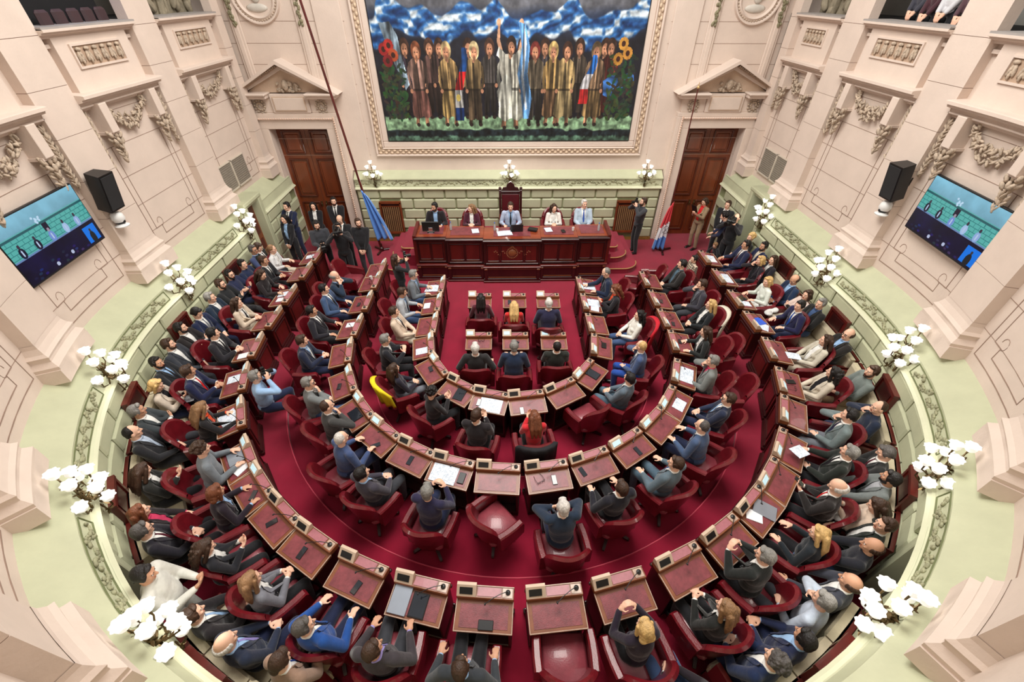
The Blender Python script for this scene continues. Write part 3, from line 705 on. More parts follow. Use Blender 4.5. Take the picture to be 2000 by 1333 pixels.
for i in range(22):
    a = 2*pi*i/22; b.ell((cx+.145*cos(a), yy, .87+.15*sin(a)), (.03, .015, .02), Matrix.Rotation(-a, 3, 'Y'), 6, 4)
for s2 in (-1, 1):
    for i in range(9): b.ell((cx+s2*(.2+.035*i), yy, .87+.06*sin(i*1.1)), (.028, .014, .02), None, 6, 4)
    b.ell((cx+s2*.02, yy, 1.05), (.05, .015, .02), Matrix.Rotation(s2*.4, 3, 'Y'), 6, 4)
b.ell((cx, yy, 1.07), (.035, .015, .035), None, 8, 6)
b.build('carved_crest', WOODL, dd, smooth=True)
# ------------------------------------------------------------------ thrones and dais chairs
th = empty('presidential_chair', (.03, 12.02, .5), pi, 'tall carved throne-like chair with dark red leather back behind the dais', 'chair')
b = MB(); b.box((0, 0, .42), (.60, .52, .12), 0, None, .03); b.build('seat', LEATH, th, smooth=50)
b = MB(); b.box((0, -.27, .88), (.52, .07, .82), 0, None, .02); b.build('backrest', LEATHD, th)
b = MB()
for s2 in (-1, 1): b.box((s2*.30, -.27, .72), (.07, .09, 1.36), 0, None, .01); b.ell((s2*.30, -.27, 1.44), .045)
b.box((0, -.27, 1.33), (.60, .08, .08), 0, None, .01); b.prism([(0, 0)], 0, 0) if False else None
poly = [(-.26, 1.36), (-.22, 1.46), (-.12, 1.48), (-.10, 1.56), (0, 1.64), (.10, 1.56), (.12, 1.48), (.22, 1.46), (.26, 1.36)]
b.add([(x, -.30, z) for x, z in poly]+[(x, -.24, z) for x, z in poly], [tuple(range(9)), tuple(range(9, 18))[::-1]]+[(i, i+1, i+10, i+9) for i in range(8)]+[(8, 0, 9, 17)])
b.build('carved_frame', WOODD, th)
b = MB()
for s2 in (-1, 1): b.box((s2*.31, .0, .66), (.06, .5, .05), 0, None, .015); b.box((s2*.31, .22, .34), (.06, .06, .64), 0, None, .01); b.box((s2*.28, -.2, .19), (.06, .06, .36), 0)
b.build('arm_frame', WOOD, th)
# ------------------------------------------------------------------ wall lamps
def flower(b, c, R, rnd, mi=0, s=.82):
    b.lathe([(.012*s, 0), (.044*s, .012*s), (.066*s, .040*s), (.070*s, .072*s), (.064*s, .095*s), (.078*s, .115*s), (.092*s, .118*s), (.086*s, .114*s), (.055*s, .085*s), (.0, .07*s)], 32, c, R, mi, wob=lambda j, a: (.11*cos(8*a) if j in (6, 7) else (.05*cos(8*a) if j in (3, 4, 5) else 0)))
def leaf(b, c, L, w_, R, mi=0):
    pts = []
    for i in range(6):
        t = i/5; ww = w_*sin(pi*(.12+.86*t)); pts.append([R @ Vector((-ww, L*t, .25*L*t*t))+c, R @ Vector((0, L*t, .25*L*t*t+.25*ww))+c, R @ Vector((ww, L*t, .25*L*t*t))+c])
    b.grid(pts, mi)
def sconce(pos, nrm, label, sc=1., n=8, group='brass sconces along the horseshoe wall'):
    rz = math.atan2(nrm[1], nrm[0])-pi/2     # local +Y points into the room
    r = empty('sconce_lamp', pos, rz, label, 'lamp', group); rnd = random.Random(int(pos[0]*100)); r.scale = (sc, sc, sc)
    b = MB(); b.tube([(0, -.02, -.42), (0, .03, -.34), (0, .05, -.18), (0, .02, -.02), (0, .06, .12)], [.010, .028, .024, .034, .02], 8)
    for i in range(26): leaf(b, Vector((rnd.uniform(-.04, .04), .03, -.38+.018*i)), rnd.uniform(.06, .11), rnd.uniform(.015, .026), rotm(rnd.uniform(-80, 60), 0, rnd.uniform(-110, 110)))
    b.build('bracket', BRASS, r, smooth=60)
    spots = [(-.25, .05, .0), (-.19, .17, .10), (-.05, .24, .02), (.14, .22, .08), (.25, .06, .02), (-.10, .09, .24), (.13, .09, .26), (.02, .03, .40), (-.20, .14, -.16), (.05, .20, -.20)][:n]
    for q in spots:
        q = Vector(q); b = MB(); mid = Vector((q.x*.5, q.y*.5+.02, q.z-.15)); e = q+Vector((0, 0, -.01))
        b.tube([(0, .04, -.08), mid*.6+Vector((0, .03, -.03)), mid, (q.x*.98, q.y*.98, q.z-.09), e], [.013, .011, .010, .009, .012], 6)
        for t in range(5): leaf(b, mid+Vector((rnd.uniform(-.02, .02), rnd.uniform(-.02, .02), rnd.uniform(-.02, .02))), .06, .016, rotm(rnd.uniform(-60, 60), 0, rnd.uniform(0, 360)))
        b.build('arm', BRASS, r, smooth=60)
        b = MB(); tilt = Vector((q.x*1.3, q.y*1.6, 1)).to_track_quat('Z', 'Y').to_matrix(); flower(b, q, tilt, rnd); b.build('glass_shade', GLASSL, r, smooth=True)
    l = bpy.data.lights.new('lamp_bulb', 'POINT'); l.energy = 9*sc; l.color = (1, .94, .84); l.shadow_soft_size = .15
    o = bpy.data.objects.new('lamp_bulb', l); COL.objects.link(o); o.parent = r; o.location = (0, .42, .10); return r
WHO = {-1: ['beside the small dark side door', 'below the loudspeaker', 'below the wall screen', 'at mid-left of the hall, above the curly-haired man', 'in the lower left corner of the hall'],
        1: ['beside the side passage', 'below the right loudspeaker', 'below the right wall screen', 'near the right edge of the hall', 'in the lower right corner of the hall']}
for side in (-1, 1):
    for i, s in enumerate(PIL[side][1:]):
        x, y = wp(side*s, .36); x2, y2 = wp(side*s, 1.0); nv = Vector((x2-x, y2-y)).normalized()
        sconce((x, y, 1.90), nv, 'lit brass wall lamp, %s wall, %s' % ('left' if side < 0 else 'right', WHO[side][i]), 1.0, 10)
for x, w_ in ((-4.0, 'left of the painting, beside the tall blue and white flag'), (.02, 'in the middle under the painting, above the throne'), (4.06, 'right of the painting, above the standing photographer')):
    sconce((x, 12.87, 2.12), Vector((0, -1)), 'lit brass lamp %s' % w_, .85, 8, 'brass wall lamps on the front wall')
# ------------------------------------------------------------------ loudspeakers, dome cameras
for side in (-1, 1):
    s = SQ+(7.06 if side < 0 else 7.38)-CY0; x, y = wp(side*s, .30); nm = 'left' if side < 0 else 'right'
    rz = -side*pi/2*-1
    r = empty('loudspeaker', (x, y, 3.84), pi/2 if side > 0 else -pi/2, 'black loudspeaker mounted high on the %s pilaster above a dome camera' % nm, 'speaker')
    Rt = rotm(-12, 0, 0)
    b = MB(); b.prism([(-.11, -.12), (.11, -.12), (.16, .12), (-.16, .12)], -.30, .30); b.v = [tuple(Rt @ Vector(q)) for q in b.v]; b.build('cabinet', BLACK, r)
    b = MB(); b.box((0, .125, 0), (.27, .012, .54), 0, None, .004); b.v = [tuple(Rt @ Vector(q)) for q in b.v]; b.build('grille', mat('speaker_cloth', (30, 30, 33), .8, bump=.3, bscale=300), r)
    b = MB(); b.cyl((0, -.18, 0), (0, -.08, 0), .025); b.box((0, -.19, 0), (.10, .02, .14)); b.build('bracket', DARKM, r)
    x, y = wp(side*(s+.02), .24)
    r = empty('dome_camera', (x, y, 3.36), pi/2 if side > 0 else -pi/2, 'white dome camera on a bracket below the %s loudspeaker' % nm, 'camera')
    b = MB(); b.lathe([(.0, .12), (.06, .11), (.09, .07), (.10, .0), (.085, -.03), (.08, -.05)], 18); b.build('housing', WHITE, r, smooth=40)
    b = MB(); b.ell((0, 0, -.04), (.075, .075, .07), None, 14, 8); b.ell((0, .07, -.05), (.03, .02, .03), None, 10, 6); b.build('lens', BLACK, r, smooth=True)
    b = MB(); b.cyl((0, -.08, -.02), (0, -.02, .0), .02); b.lathe([(.10, -.14), (.11, -.12), (.09, -.11), (.06, -.09)], 18); b.build('bracket', WHITE, r, smooth=40)
for sx, nm in ((-1, 'left'), (1, 'right')):
    r = empty('dome_camera', (sx*4.72, YU-.10, 3.24), pi, 'small white dome camera between the painting and the %s double door' % nm, 'camera')
    b = MB(); b.lathe([(0, .09), (.05, .08), (.065, .0), (.055, -.03)], 14); b.box((0, -.06, .0), (.06, .08, .05)); b.build('housing', WHITE, r, smooth=40); b = MB(); b.ell((0, .03, -.03), .05, None, 12, 8); b.build('lens', WHITE, r, smooth=True); b = MB(); b.ell((0, .075, -.02), .02, None, 8, 6); b.build('eye', BLACK, r)
# ------------------------------------------------------------------ painted pictures (canvas and screens) as coloured vertices
def noise2(h, w, sx, sy, seed, oct=4):
    rs = np.random.RandomState(seed); out = np.zeros((h, w)); amp = 1.; tot = 0
    for o in range(oct):
        gh, gw = max(2, int(sy*2**o)+2), max(2, int(sx*2**o)+2); g = rs.rand(gh, gw)
        yy = np.linspace(0, gh-1.001, h); xx = np.linspace(0, gw-1.001, w); y0 = yy.astype(int); x0 = xx.astype(int); fy = (yy-y0)[:, None]; fx = (xx-x0)[None]
        fy = fy*fy*(3-2*fy); fx = fx*fx*(3-2*fx)
        out += amp*(g[y0][:, x0]*(1-fy)*(1-fx)+g[y0+1][:, x0]*fy*(1-fx)+g[y0][:, x0+1]*(1-fy)*fx+g[y0+1][:, x0+1]*fy*fx); tot += amp; amp *= .5
    return out/tot
class Paint:
    def __init__(s, w, h, bg): s.w, s.h = w, h; s.a = np.zeros((h, w, 3)); s.a[:] = bg; s.Y, s.X = np.mgrid[0:h, 0:w]; s.X = s.X/w; s.Y = s.Y/h; s.asp = w/h
    def blend(s, mask, c, tex=None):
        c = np.array(c, float); c = c[None, None]*np.ones((s.h, s.w, 1)) if c.ndim == 1 else c
        if tex is not None: c = c*tex[..., None]
        s.a = s.a*(1-mask[..., None])+c*mask[..., None]
    def ell(s, x, y, rx, ry, c, rot=0., tex=None, soft=.15):
        dx, dy = (s.X-x)*s.asp, s.Y-y; ca, sa_ = cos(rot), sin(rot); u = (dx*ca+dy*sa_)/(rx*s.asp); v = (-dx*sa_+dy*ca)/ry
        s.blend(np.clip((1-(u*u+v*v))/soft, 0, 1), c, tex)
    def poly(s, pts, c, tex=None):
        m = np.zeros((s.h, s.w), bool); n = len(pts); j = n-1
        for i in range(n):
            (xi, yi), (xj, yj) = pts[i], pts[j]
            cond = ((yi > s.Y) != (yj > s.Y)) & (s.X < (xj-xi)*(s.Y-yi)/((yj-yi) or 1e-9)+xi); m ^= cond; j = i
        s.blend(m.astype(float), c, tex)
    def mesh(s, name, P, m, parent=None, smooth=False):      # P(u,v) -> point, v down
        me = bpy.data.meshes.new(name); w_, h_ = s.w, s.h
        U = np.linspace(0, 1, w_+1); V = np.linspace(0, 1, h_+1); vs = [P(u, v) for v in V for u in U]
        fs = [(i*(w_+1)+j, (i+1)*(w_+1)+j, (i+1)*(w_+1)+j+1, i*(w_+1)+j+1) for i in range(h_) for j in range(w_)]
        me.from_pydata(vs, [], fs); ca = me.color_attributes.new('Col', 'FLOAT_COLOR', 'CORNER')
        c = np.clip(s.a.reshape(-1, 3)/255., 0, 1); c = np.where(c <= .04045, c/12.92, ((c+.055)/1.055)**2.4); c = np.repeat(c, 4, 0); c = np.concatenate([c, np.ones((len(c), 1))], 1)
        ca.data.foreach_set('color', c.astype(np.float32).ravel()); me.materials.append(m); o = bpy.data.objects.new(name, me); COL.objects.link(o)
        if parent: o.parent = parent
        return o
PW, PHh = 640, 370
pc = Paint(PW, PHh, (40, 58, 88)); n1 = noise2(PHh, PW, 7, 3, 1); n2 = noise2(PHh, PW, 26, 12, 2, 3); n3 = noise2(PHh, PW, 80, 44, 3, 2)
vf = noise2(PHh, PW, 150, 5, 21, 2); VF = .45+1.05*np.clip((vf-.3)*1.6, 0, 1)      # hanging cloth folds
warp = 6*n1+3*n2; warp = 2.2*n1+.9*n2; ridge = 1-np.abs(2*((pc.X*6.5+pc.Y*7+warp*.8) % 1)-1); ridge2 = 1-np.abs(2*((pc.X*9-pc.Y*13+warp*1.1) % 1)-1); ridge3 = 1-np.abs(2*((pc.X*22+pc.Y*26+warp*1.6) % 1)-1)
pc.a = np.array([46, 58, 84])[None, None]*(0.45+.9*n1)[..., None]
pc.blend(np.clip((.30-pc.Y+.05*(n1-.5))/.05, 0, 1), (98, 100, 108), .6+.6*n2)
wv = .335+.035*np.sin(pc.X*21+5*n1)+.03*np.sin(pc.X*47+3*n1)
band = np.clip((wv+.085-pc.Y+.05*(n1-.5))/.012, 0, 1)*np.clip((pc.Y-wv+.075+.06*(n1-.5))/.012, 0, 1)
k = np.clip(.72*ridge+.42*ridge2-.16+.16*(n3-.5), 0, 1)[..., None]
dk_, md, wh = np.array([18, 50, 100.]), np.array([52, 112, 178.]), np.array([214, 228, 238.])
cl = np.where(k < .45, dk_+(md-dk_)*(k/.45), md+(wh-md)*np.clip((k-.45)/.3, 0, 1)); cl = cl*(.78+.3*ridge3[..., None])
pc.blend(band, cl)
pc.blend(np.clip((.33-np.abs(pc.Y-.66))/.10, 0, 1)*np.clip((pc.Y-wv-.07)/.02, 0, 1)*.9, (26, 26, 34), .5+.9*n2)
g1 = np.clip((pc.Y-.845+.02*(n3-.5))/.012, 0, 1); pc.blend(g1, (118, 150, 118), .6+.8*n3)
g2 = np.clip((pc.Y-.925+.03*(n2-.5))/.008, 0, 1); pc.blend(g2, (24, 32, 36), .3+1.5*n3)
pc.blend(np.clip((pc.Y-.965+.02*(n3-.5))/.01, 0, 1), (66, 92, 78), .4+1.2*n3)
def folk(x, top, h_, c, c2=None, skin=(176, 126, 98), head=(60, 40, 32), wd=.027, skirt=False, armr=0):
    wd *= 1.16
    c2 = c2 or tuple(v*.6 for v in c); dx = .004*sin(x*90)
    T = lambda pts, col, tx=VF: pc.poly([(x+a*wd, top+h_*q) for a, q in pts], col, tx)
    for q in (-1, 1): T([(q*.55-.22, .84), (q*.55+.22, .84), (q*.62+.15, .955), (q*.62-.3, .955)], skin if skirt else tuple(v*.6 for v in c2)); pc.ell(x+q*wd*.6, top+h_*.962, .008, .012, (44, 32, 30))
    if skirt: T([(-.72, .46), (.72, .46), (1.05, .62), (1.28, .84), (.7, .88), (.1, .85), (-.55, .89), (-1.2, .83), (-1.0, .62)], c2)
    else: T([(-.72, .48), (.72, .48), (.92, .90), (.12, .90), (.02, .62), (-.12, .90), (-.9, .90)], c2)
    T([(-.42, .15), (.42, .15), (.95, .20), (1.02, .30), (.78, .42), (.80, .53), (-.80, .53), (-.78, .42), (-1.02, .30), (-.95, .20)], c)
    for q in (-1, 1): T([(q*.86, .20), (q*1.16, .26), (q*1.28, .42), (q*1.02, .53), (q*.84, .50), (q*.98, .40)], tuple(v*.82 for v in c)); pc.ell(x+q*wd*.95, top+h_*.535, .006, .013, skin)
    T([(-.2, .14), (.2, .14), (0, .24)], skin, .9+.2*n3); T([(-.75, .505), (.75, .505), (.75, .535), (-.75, .535)], tuple(v*.5 for v in c))
    T([(-.05, .2), (.06, .2), (.10, .5), (-.02, .5)], tuple(v*.55 for v in c))
    pc.ell(x+dx, top+h_*.066, .0195, .052, head, 0, .6+.7*n3); pc.ell(x+dx, top+h_*.092, .0122, .034, skin, 0, .75+.45*n3); pc.ell(x+dx+.003, top+h_*.10, .006, .024, tuple(min(255, v*1.22) for v in skin), soft=.9)
    for q in (-1, 1): pc.ell(x+dx+q*.0042, top+h_*.085, .0026, .0045, (40, 26, 24), soft=.7)
    pc.ell(x+dx, top+h_*.125, .0035, .003, (110, 52, 46), soft=.7); pc.ell(x+dx, top+h_*.158, .005, .016, tuple(v*.72 for v in skin))
TOP, HH = .445, .47
for x, c in ((.115, (46, 38, 48)), (.205, (78, 58, 54)), (.238, (66, 50, 48)), (.425, (64, 60, 58)), (.552, (56, 52, 52)), (.765, (84, 74, 64)), (.855, (58, 50, 52)), (.885, (122, 50, 46)), (.348, (56, 52, 56)), (.633, (60, 56, 60))): folk(x, TOP-.015, HH*.93, c, wd=.023)
for a in ((.15, (150, 118, 106), (128, 86, 78), True, (112, 64, 42)), (.268, (168, 138, 92), (164, 138, 88), True, (184, 160, 116)), (.365, (132, 110, 76), (84, 70, 54), False, (198, 180, 136)), (.600, (112, 100, 82), (56, 52, 48), False, (104, 40, 36)), (.668, (150, 122, 76), (96, 74, 54), True, (190, 162, 104)), (.715, (166, 142, 98), (156, 138, 100), True, (60, 38, 30)), (.83, (158, 128, 100), (128, 104, 70), True, (106, 86, 60))):
    folk(a[0], TOP, HH, a[1], a[2], head=a[4], skirt=a[3])
folk(.505, TOP-.03, HH+.05, (214, 212, 198), (204, 206, 192), head=(46, 32, 28), wd=.036, skirt=True)
for q in (-1, 1):
    pc.poly([(.505+q*.022, .515), (.505+q*.036, .50), (.505+q*.050, .43), (.505+q*.044, .345), (.505+q*.036, .345), (.505+q*.038, .42)], (196, 150, 120), .75+.5*n2); pc.ell(.505+q*.041, .335, .008, .02, (206, 160, 128)); pc.poly([(.505+q*.02, .49), (.505+q*.043, .455), (.505+q*.052, .50), (.505+q*.024, .545)], (216, 216, 204), VF)
pc.poly([(.535, .33), (.56, .345), (.578, .46), (.570, .60), (.590, .74), (.578, .86), (.556, .86), (.545, .70), (.532, .60), (.548, .46)], (96, 150, 206), VF*1.05); pc.poly([(.556, .35), (.566, .44), (.556, .62), (.572, .80), (.564, .81), (.546, .62), (.556, .45)], (206, 220, 234), VF)
pc.poly([(.484, .60), (.505, .62), (.512, .70), (.495, .80), (.460, .79), (.452, .70)], (226, 228, 216), VF)
for x0, cols in ((.308, ((26, 74, 140), (196, 34, 38), (216, 216, 214), (24, 58, 120))), (.80, ((34, 96, 172), (214, 214, 220), (188, 40, 42)))):
    n_ = len(cols); y0, y1 = (.46, .87) if n_ == 4 else (.50, .77); N_ = 16
    for i in range(N_):
        t0, t1 = i/N_, (i+1)/N_; c = cols[min(n_-1, int((t0+.03*sin(x0*40))*n_))]; xa = lambda t: x0+.036*(1-t)-.01+.006*sin(8*t); wl = lambda t: .010+.016*t**.7*(1-.25*t)
        pc.poly([(xa(t0)-wl(t0), y0+(y1-y0)*t0), (xa(t0)+wl(t0)*.6, y0+(y1-y0)*t0), (xa(t1)+wl(t1)*.6, y0+(y1-y0)*t1+.001), (xa(t1)-wl(t1), y0+(y1-y0)*t1+.001)], c, VF)
pc.ell(.300, .735, .009, .022, (190, 170, 90)); pc.poly([(.03, .34), (.07, .33), (.092, .40), (.10, .52), (.115, .66), (.098, .69), (.08, .60), (.055, .48)], (176, 204, 226), VF*(.5+.6*ridge)); pc.poly([(.865, .64), (.90, .60), (.93, .62), (.975, .575), (.985, .64), (.95, .68), (.91, .68), (.90, .74), (.87, .72)], (58, 108, 178), .5+.9*ridge2)
rs = np.random.RandomState(5)
for x0, x1, y0, y1, n_ in ((.015, .10, .55, .86, 150), (.885, .985, .50, .86, 190)):
    for i in range(n_): pc.ell(rs.uniform(x0, x1), rs.uniform(y0, y1), .012, .009, (rs.uniform(24, 62), rs.uniform(40, 82), rs.uniform(34, 50)), rs.uniform(0, 3))
for x, y, c in ((.035, .47, (150, 34, 36)), (.055, .45, (176, 46, 40)), (.068, .50, (170, 76, 44)), (.045, .53, (120, 30, 34)), (.925, .44, (206, 150, 66)), (.945, .49, (198, 140, 62)), (.912, .52, (180, 128, 54))):
    pc.ell(x, y, .015, .03, c, soft=.5)
    for i in range(12): pc.ell(x+.013*cos(i*.52), y+.025*sin(i*.52), .006, .010, c, i*.52)
    pc.ell(x, y, .008, .016, (60, 30, 22))
pc.a *= (.80+.36*n3)[..., None]
pt = empty('wall_painting', (0, YU-.06, 0), 0, 'huge framed painting of marching villagers with blue and white flags', 'painting')
b = MB(); b.box((0, .02, (PZ0+PZ1)/2), (2*PX-.02, .04, PZ1-PZ0-.02)); b.build('stretcher', BLACK, pt)
pc.mesh('canvas', lambda u, v: (-PX+.03+u*(2*PX-.06), -.005, PZ1-.03-v*(PZ1-PZ0-.06)-0.0), vmat('painted_canvas', .45), pt)
# ------------------------------------------------------------------ wall screens
sc_ = Paint(200, 112, (120, 190, 196)); nn = noise2(112, 200, 9, 5, 8)
sc_.a = np.array([132, 190, 214])[None, None]*(1.05-.5*sc_.Y)[..., None]*(.9+.2*nn)[..., None]
sc_.blend(np.clip((sc_.Y-.24)/.02, 0, 1), (92, 184, 178)); sc_.blend(((sc_.Y > .26) & (sc_.Y < .30)).astype(float), (44, 96, 104))
for yy in (.36, .43, .50, .57): sc_.blend((np.abs(sc_.Y-yy) < .006).astype(float), (40, 120, 122))
for i in range(16):
    for k_ in range(4): sc_.blend(((np.abs(sc_.X-(.03+i*.066+(k_ % 2)*.033)) < .003) & (sc_.Y > .36+.07*k_-.07) & (sc_.Y < .36+.07*k_)).astype(float), (44, 124, 128))
sc_.blend(np.clip((sc_.Y-.60)/.01, 0, 1), (18, 16, 52), .5+.8*nn)
sc_.blend(((sc_.Y > .595) & (sc_.Y < .62)).astype(float), (110, 140, 190))
for x, c in ((.12, (20, 24, 50)), (.30, (26, 24, 50)), (.48, (120, 150, 220)), (.66, (170, 200, 240)), (.82, (150, 180, 230))):
    sc_.ell(x, .53, .035, .09, c); sc_.ell(x, .42, .014, .035, (60, 50, 70)); sc_.ell(x, .53, .008, .06, (190, 210, 240))
sc_.blend(((np.abs(sc_.X-.48) < .03) & (sc_.Y > .30) & (sc_.Y < .42)).astype(float), (30, 24, 50)); sc_.ell(.48, .42, .014, .035, (170, 150, 170))
for i in range(9): sc_.ell(.44+rs.uniform(-.04, .04), .2+rs.uniform(-.07, .06), .012, .02, (200, 230, 255))
for i in range(16): sc_.ell(rs.uniform(0, .8), rs.uniform(.82, 1.), .02, .02, (rs.uniform(20, 70), rs.uniform(20, 60), rs.uniform(60, 110)))
sc_.ell(.35, .93, .02, .035, (190, 200, 230)); sc_.ell(.56, .9, .02, .035, (190, 200, 230))
sc_.blend(((sc_.X > .80) & (sc_.X < .97) & (sc_.Y > .68) & (sc_.Y < .97)).astype(float), (16, 122, 236)); sc_.ell(.885, .90, .035, .12, (30, 34, 40)); sc_.ell(.885, .765, .014, .03, (60, 54, 54))
SCM = vmat('screen_picture', .3, .85)
for side in (-1, 1):
    if side < 0: pA, pB = Vector((-6.715, 5.16, 0)), Vector((-6.84, 6.74, 0))
    else: pA, pB = Vector((6.88, 6.96, 0)), Vector((6.70, 5.35, 0))
    z0, z1 = (3.17, 4.09) if side < 0 else (3.20, 4.11); dx = (pB-pA).normalized(); nv = Vector((dx.y, -dx.x, 0))
    if nv.dot(Vector((0, CY0, 0))-pA) < 0: nv = -nv
    rz = math.atan2(dx.y, dx.x); c = (pA+pB)/2; wdt = (pB-pA).length
    t = empty('wall_television', (c.x, c.y, (z0+z1)/2), rz, 'large wall screen showing the session on the %s wall' % ('left' if side < 0 else 'right'), 'television')
    hh = (z1-z0)/2; hw = wdt/2; b = MB(); b.box((0, .03, 0), (wdt, .05, 2*hh), 0, None, .008); b.box((0, .09, 0), (.5, .08, .3)); b.build('casing', BLACK, t)
    sc_.mesh('screen', lambda u, v: (-hw+.02+u*(wdt-.04), .003, hh-.02-v*(2*hh-.05)), SCM, t)
# ------------------------------------------------------------------ flags
def flag(base, top, pole_r, bands, cloth_z0, cloth_z1, w0, w1, label, lean, foot=True):
    r = empty('flag_stand', base, 0, label, 'flag'); B = Vector((0, 0, 0)); T = Vector(top)-Vector(base)
    b = MB(); b.cyl((0, 0, .0), T, pole_r, pole_r*.8, 10); b.build('pole', WOOD, r, smooth=40)
    b = MB(); b.ell(T, pole_r*1.9, None, 10, 8); b.cyl(T, T+Vector((0, 0, .12)), pole_r, .003); b.build('finial', GOLD, r, smooth=40)
    b = MB()
    if foot:
        for a in (20, 140, 260): b.box((.16*cos(rad(a)), .16*sin(rad(a)), .03), (.34, .06, .05), 0, Matrix.Rotation(rad(a), 3, 'Z'), .01)
        b.lathe([(.07, .0), (.07, .1), (.04, .14), (.035, .25)], 14)
    b.build('stand', WOODD, r, smooth=30)
    b = MB(); n, k = 26, 22; cols = []
    P = []
    for j in range(k):
        v = j/(k-1); z = cloth_z1+(cloth_z0-cloth_z1)*v; pc0 = T*(z/T.z) if T.z else B; row = []
        for i in range(n):
            u = i/(n-1); wd = w0+(w1-w0)*v**.8; x = pc0.x+lean*(u*wd)-lean*.02; y = -.06-.075*sin(u*5.2*pi)*(.4+.6*v)-.03*sin(3*v+u*3); row.append((x, y+pc0.y, z-.16*u*(1-v)*1.2-.05*abs(u-.5)*v))
        P.append(row)
    vs = [q for row in P for q in row]
    for j in range(k-1):
        for i in range(n-1):
            f = (j*n+i, j*n+i+1, (j+1)*n+i+1, (j+1)*n+i); mi = bands(i/(n-1), j/(k-1)); b.add([vs[q] for q in f], [(0, 1, 2, 3)], mi)
    c = b.build('cloth', [mat('flag_blue', (82, 138, 214), .7, sheen=.4), mat('flag_white', (232, 234, 238), .7, sheen=.4), mat('flag_red', (206, 34, 48), .7, sheen=.4), mat('flag_mid_blue', (70, 130, 206), .7, sheen=.4)], r, fix=False)
    bm = bmesh.new(); bm.from_mesh(c.data); bmesh.ops.remove_doubles(bm, verts=bm.verts, dist=1e-4); bmesh.ops.recalc_face_normals(bm, faces=bm.faces)
    for f in bm.faces: f.smooth = True
    bm.to_mesh(c.data); bm.free(); s = c.modifiers.new('t', 'SOLIDIFY'); s.thickness = .006
    return r
flag((-4.02, 12.24, 0), (-4.68, 12.24, 6.5), .035, lambda u, v: (1 if (.62 < u < .86 and v > .62) else 0), .42, 1.98, .14, .50, 'tall leaning pole with a light blue and white flag beside the left door', 1)
fr = flag((4.80, 12.13, 0), (4.70, 12.13, 4.5), .018, lambda u, v: (2 if v < .36+.12*u else (1 if v < .66+.1*u else 3)), .10, 1.62, .10, .36, 'red, white and blue flag on a thin pole beside the right door', -1)
b = MB()
b.tube([(-.10+.085*cos(a), -.17, .78+.12*sin(a)) for a in [rad(15*i) for i in range(24)]], .006, 5, closed=True)
for s2 in (-1, 1): b.tube([(-.10-.10*s2, -.175, .68), (-.10, -.18, .78), (-.10+.07*s2, -.175, .87)], .005, 5)
b.tube([(-.21, -.17, .98), (-.12, -.18, 1.0), (-.03, -.17, 1.0)], .005, 5); b.build('emblem', DARKM, fr)
# ------------------------------------------------------------------ people
SKIN = mat('skin', (255, 255, 255), .55, var=.06, scale=14, objcol=True, spec=.35)
LIPS = mat('lips', (214, 130, 126), .5, var=.05, objcol=True)
EYEW = mat('eye_white', (214, 208, 204), .3, var=.02); EYED = mat('eye_dark', (38, 26, 22), .3, var=.05)
CLOTH = mat('suit_cloth', (255, 255, 255), .82, var=.16, scale=9, bump=.35, bscale=14, objcol=True, sheen=.25, spec=.25)
SHIRT = mat('shirt_cloth', (255, 255, 255), .8, var=.06, scale=9, bump=.25, bscale=18, objcol=True, spec=.25)
HAIRM = mat('hair', (255, 255, 255), .5, var=.38, scale=22, bump=.6, bscale=60, objcol=True, stretch=(1, 1, .35), spec=.4)
SHOE = mat('shoe_leather', (24, 20, 20), .3, var=.1, coat=.3)
TIEM = mat('tie_silk', (255, 255, 255), .4, var=.12, scale=30, objcol=True)
PLAID = mat('plaid', (255, 255, 255), .8, objcol=True)
CLR = dict(K=(30, 30, 34), N=(30, 38, 68), B=(34, 74, 156), G=(112, 116, 124), g=(172, 175, 180), D=(58, 60, 66), W=(228, 228, 224), E=(206, 194, 174), R=(206, 40, 44), M=(80, 30, 42), T=(150, 128, 100), S=(150, 184, 222), O=(224, 84, 48), Y=(232, 206, 40), V=(150, 140, 200), P=(196, 60, 96), C=(82, 104, 120), X=(70, 48, 36), J=(62, 84, 122), L=(176, 190, 208), A=(204, 204, 196))
HCL = dict(k=(24, 20, 20), b=(62, 42, 30), g=(128, 126, 122), w=(206, 202, 196), y=(206, 170, 112), a=(112, 64, 40), l=(140, 106, 74), s=(84, 80, 78))
def ik(a, c, l1, l2, pole):
    a, c = Vector(a), Vector(c); d = c-a; L = min(d.length, (l1+l2)*.995); dn = d.normalized(); c = a+dn*L
    x = (l1*l1-l2*l2+L*L)/(2*L); h = math.sqrt(max(l1*l1-x*x, 0)); p = Vector(pole)-dn*Vector(pole).dot(dn); p.normalize()
    return a+dn*x+p*h, c
# pose: lean, right (wrist, elbow pole, hand direction, palm normal), left, legs, head pitch
def mir(t): return tuple((-v[0], v[1], v[2]) for v in t)
H_LAP = ((.08, .27, .68), (.8, -.5, -.5), (-.8, .6, -.1), (0, -.3, -1)); H_DESK = ((.18, .34, .785), (.5, -.5, -1), (-.35, 1, -.05), (0, 0, -1)); H_CLASP = ((.07, .32, .81), (.6, -.3, -1), (-.6, .8, .1), (-.7, -.2, -.6))
H_CHIN = ((.10, .17, 1.02), (.9, .3, -.6), (-.45, -.1, .9), (-.3, -1, 0)); H_FACE = ((.09, .20, 1.03), (.8, .4, -.5), (-.4, -.25, .9), (-.5, -1, 0)); H_CROSS = ((-.05, .23, .87), (1, -.1, -.5), (-1, -.1, .25), (0, -1, 0)); H_PHONE = ((.06, .32, .86), (.5, -.3, -1), (-.3, .7, .5), (-.4, -.3, .8))
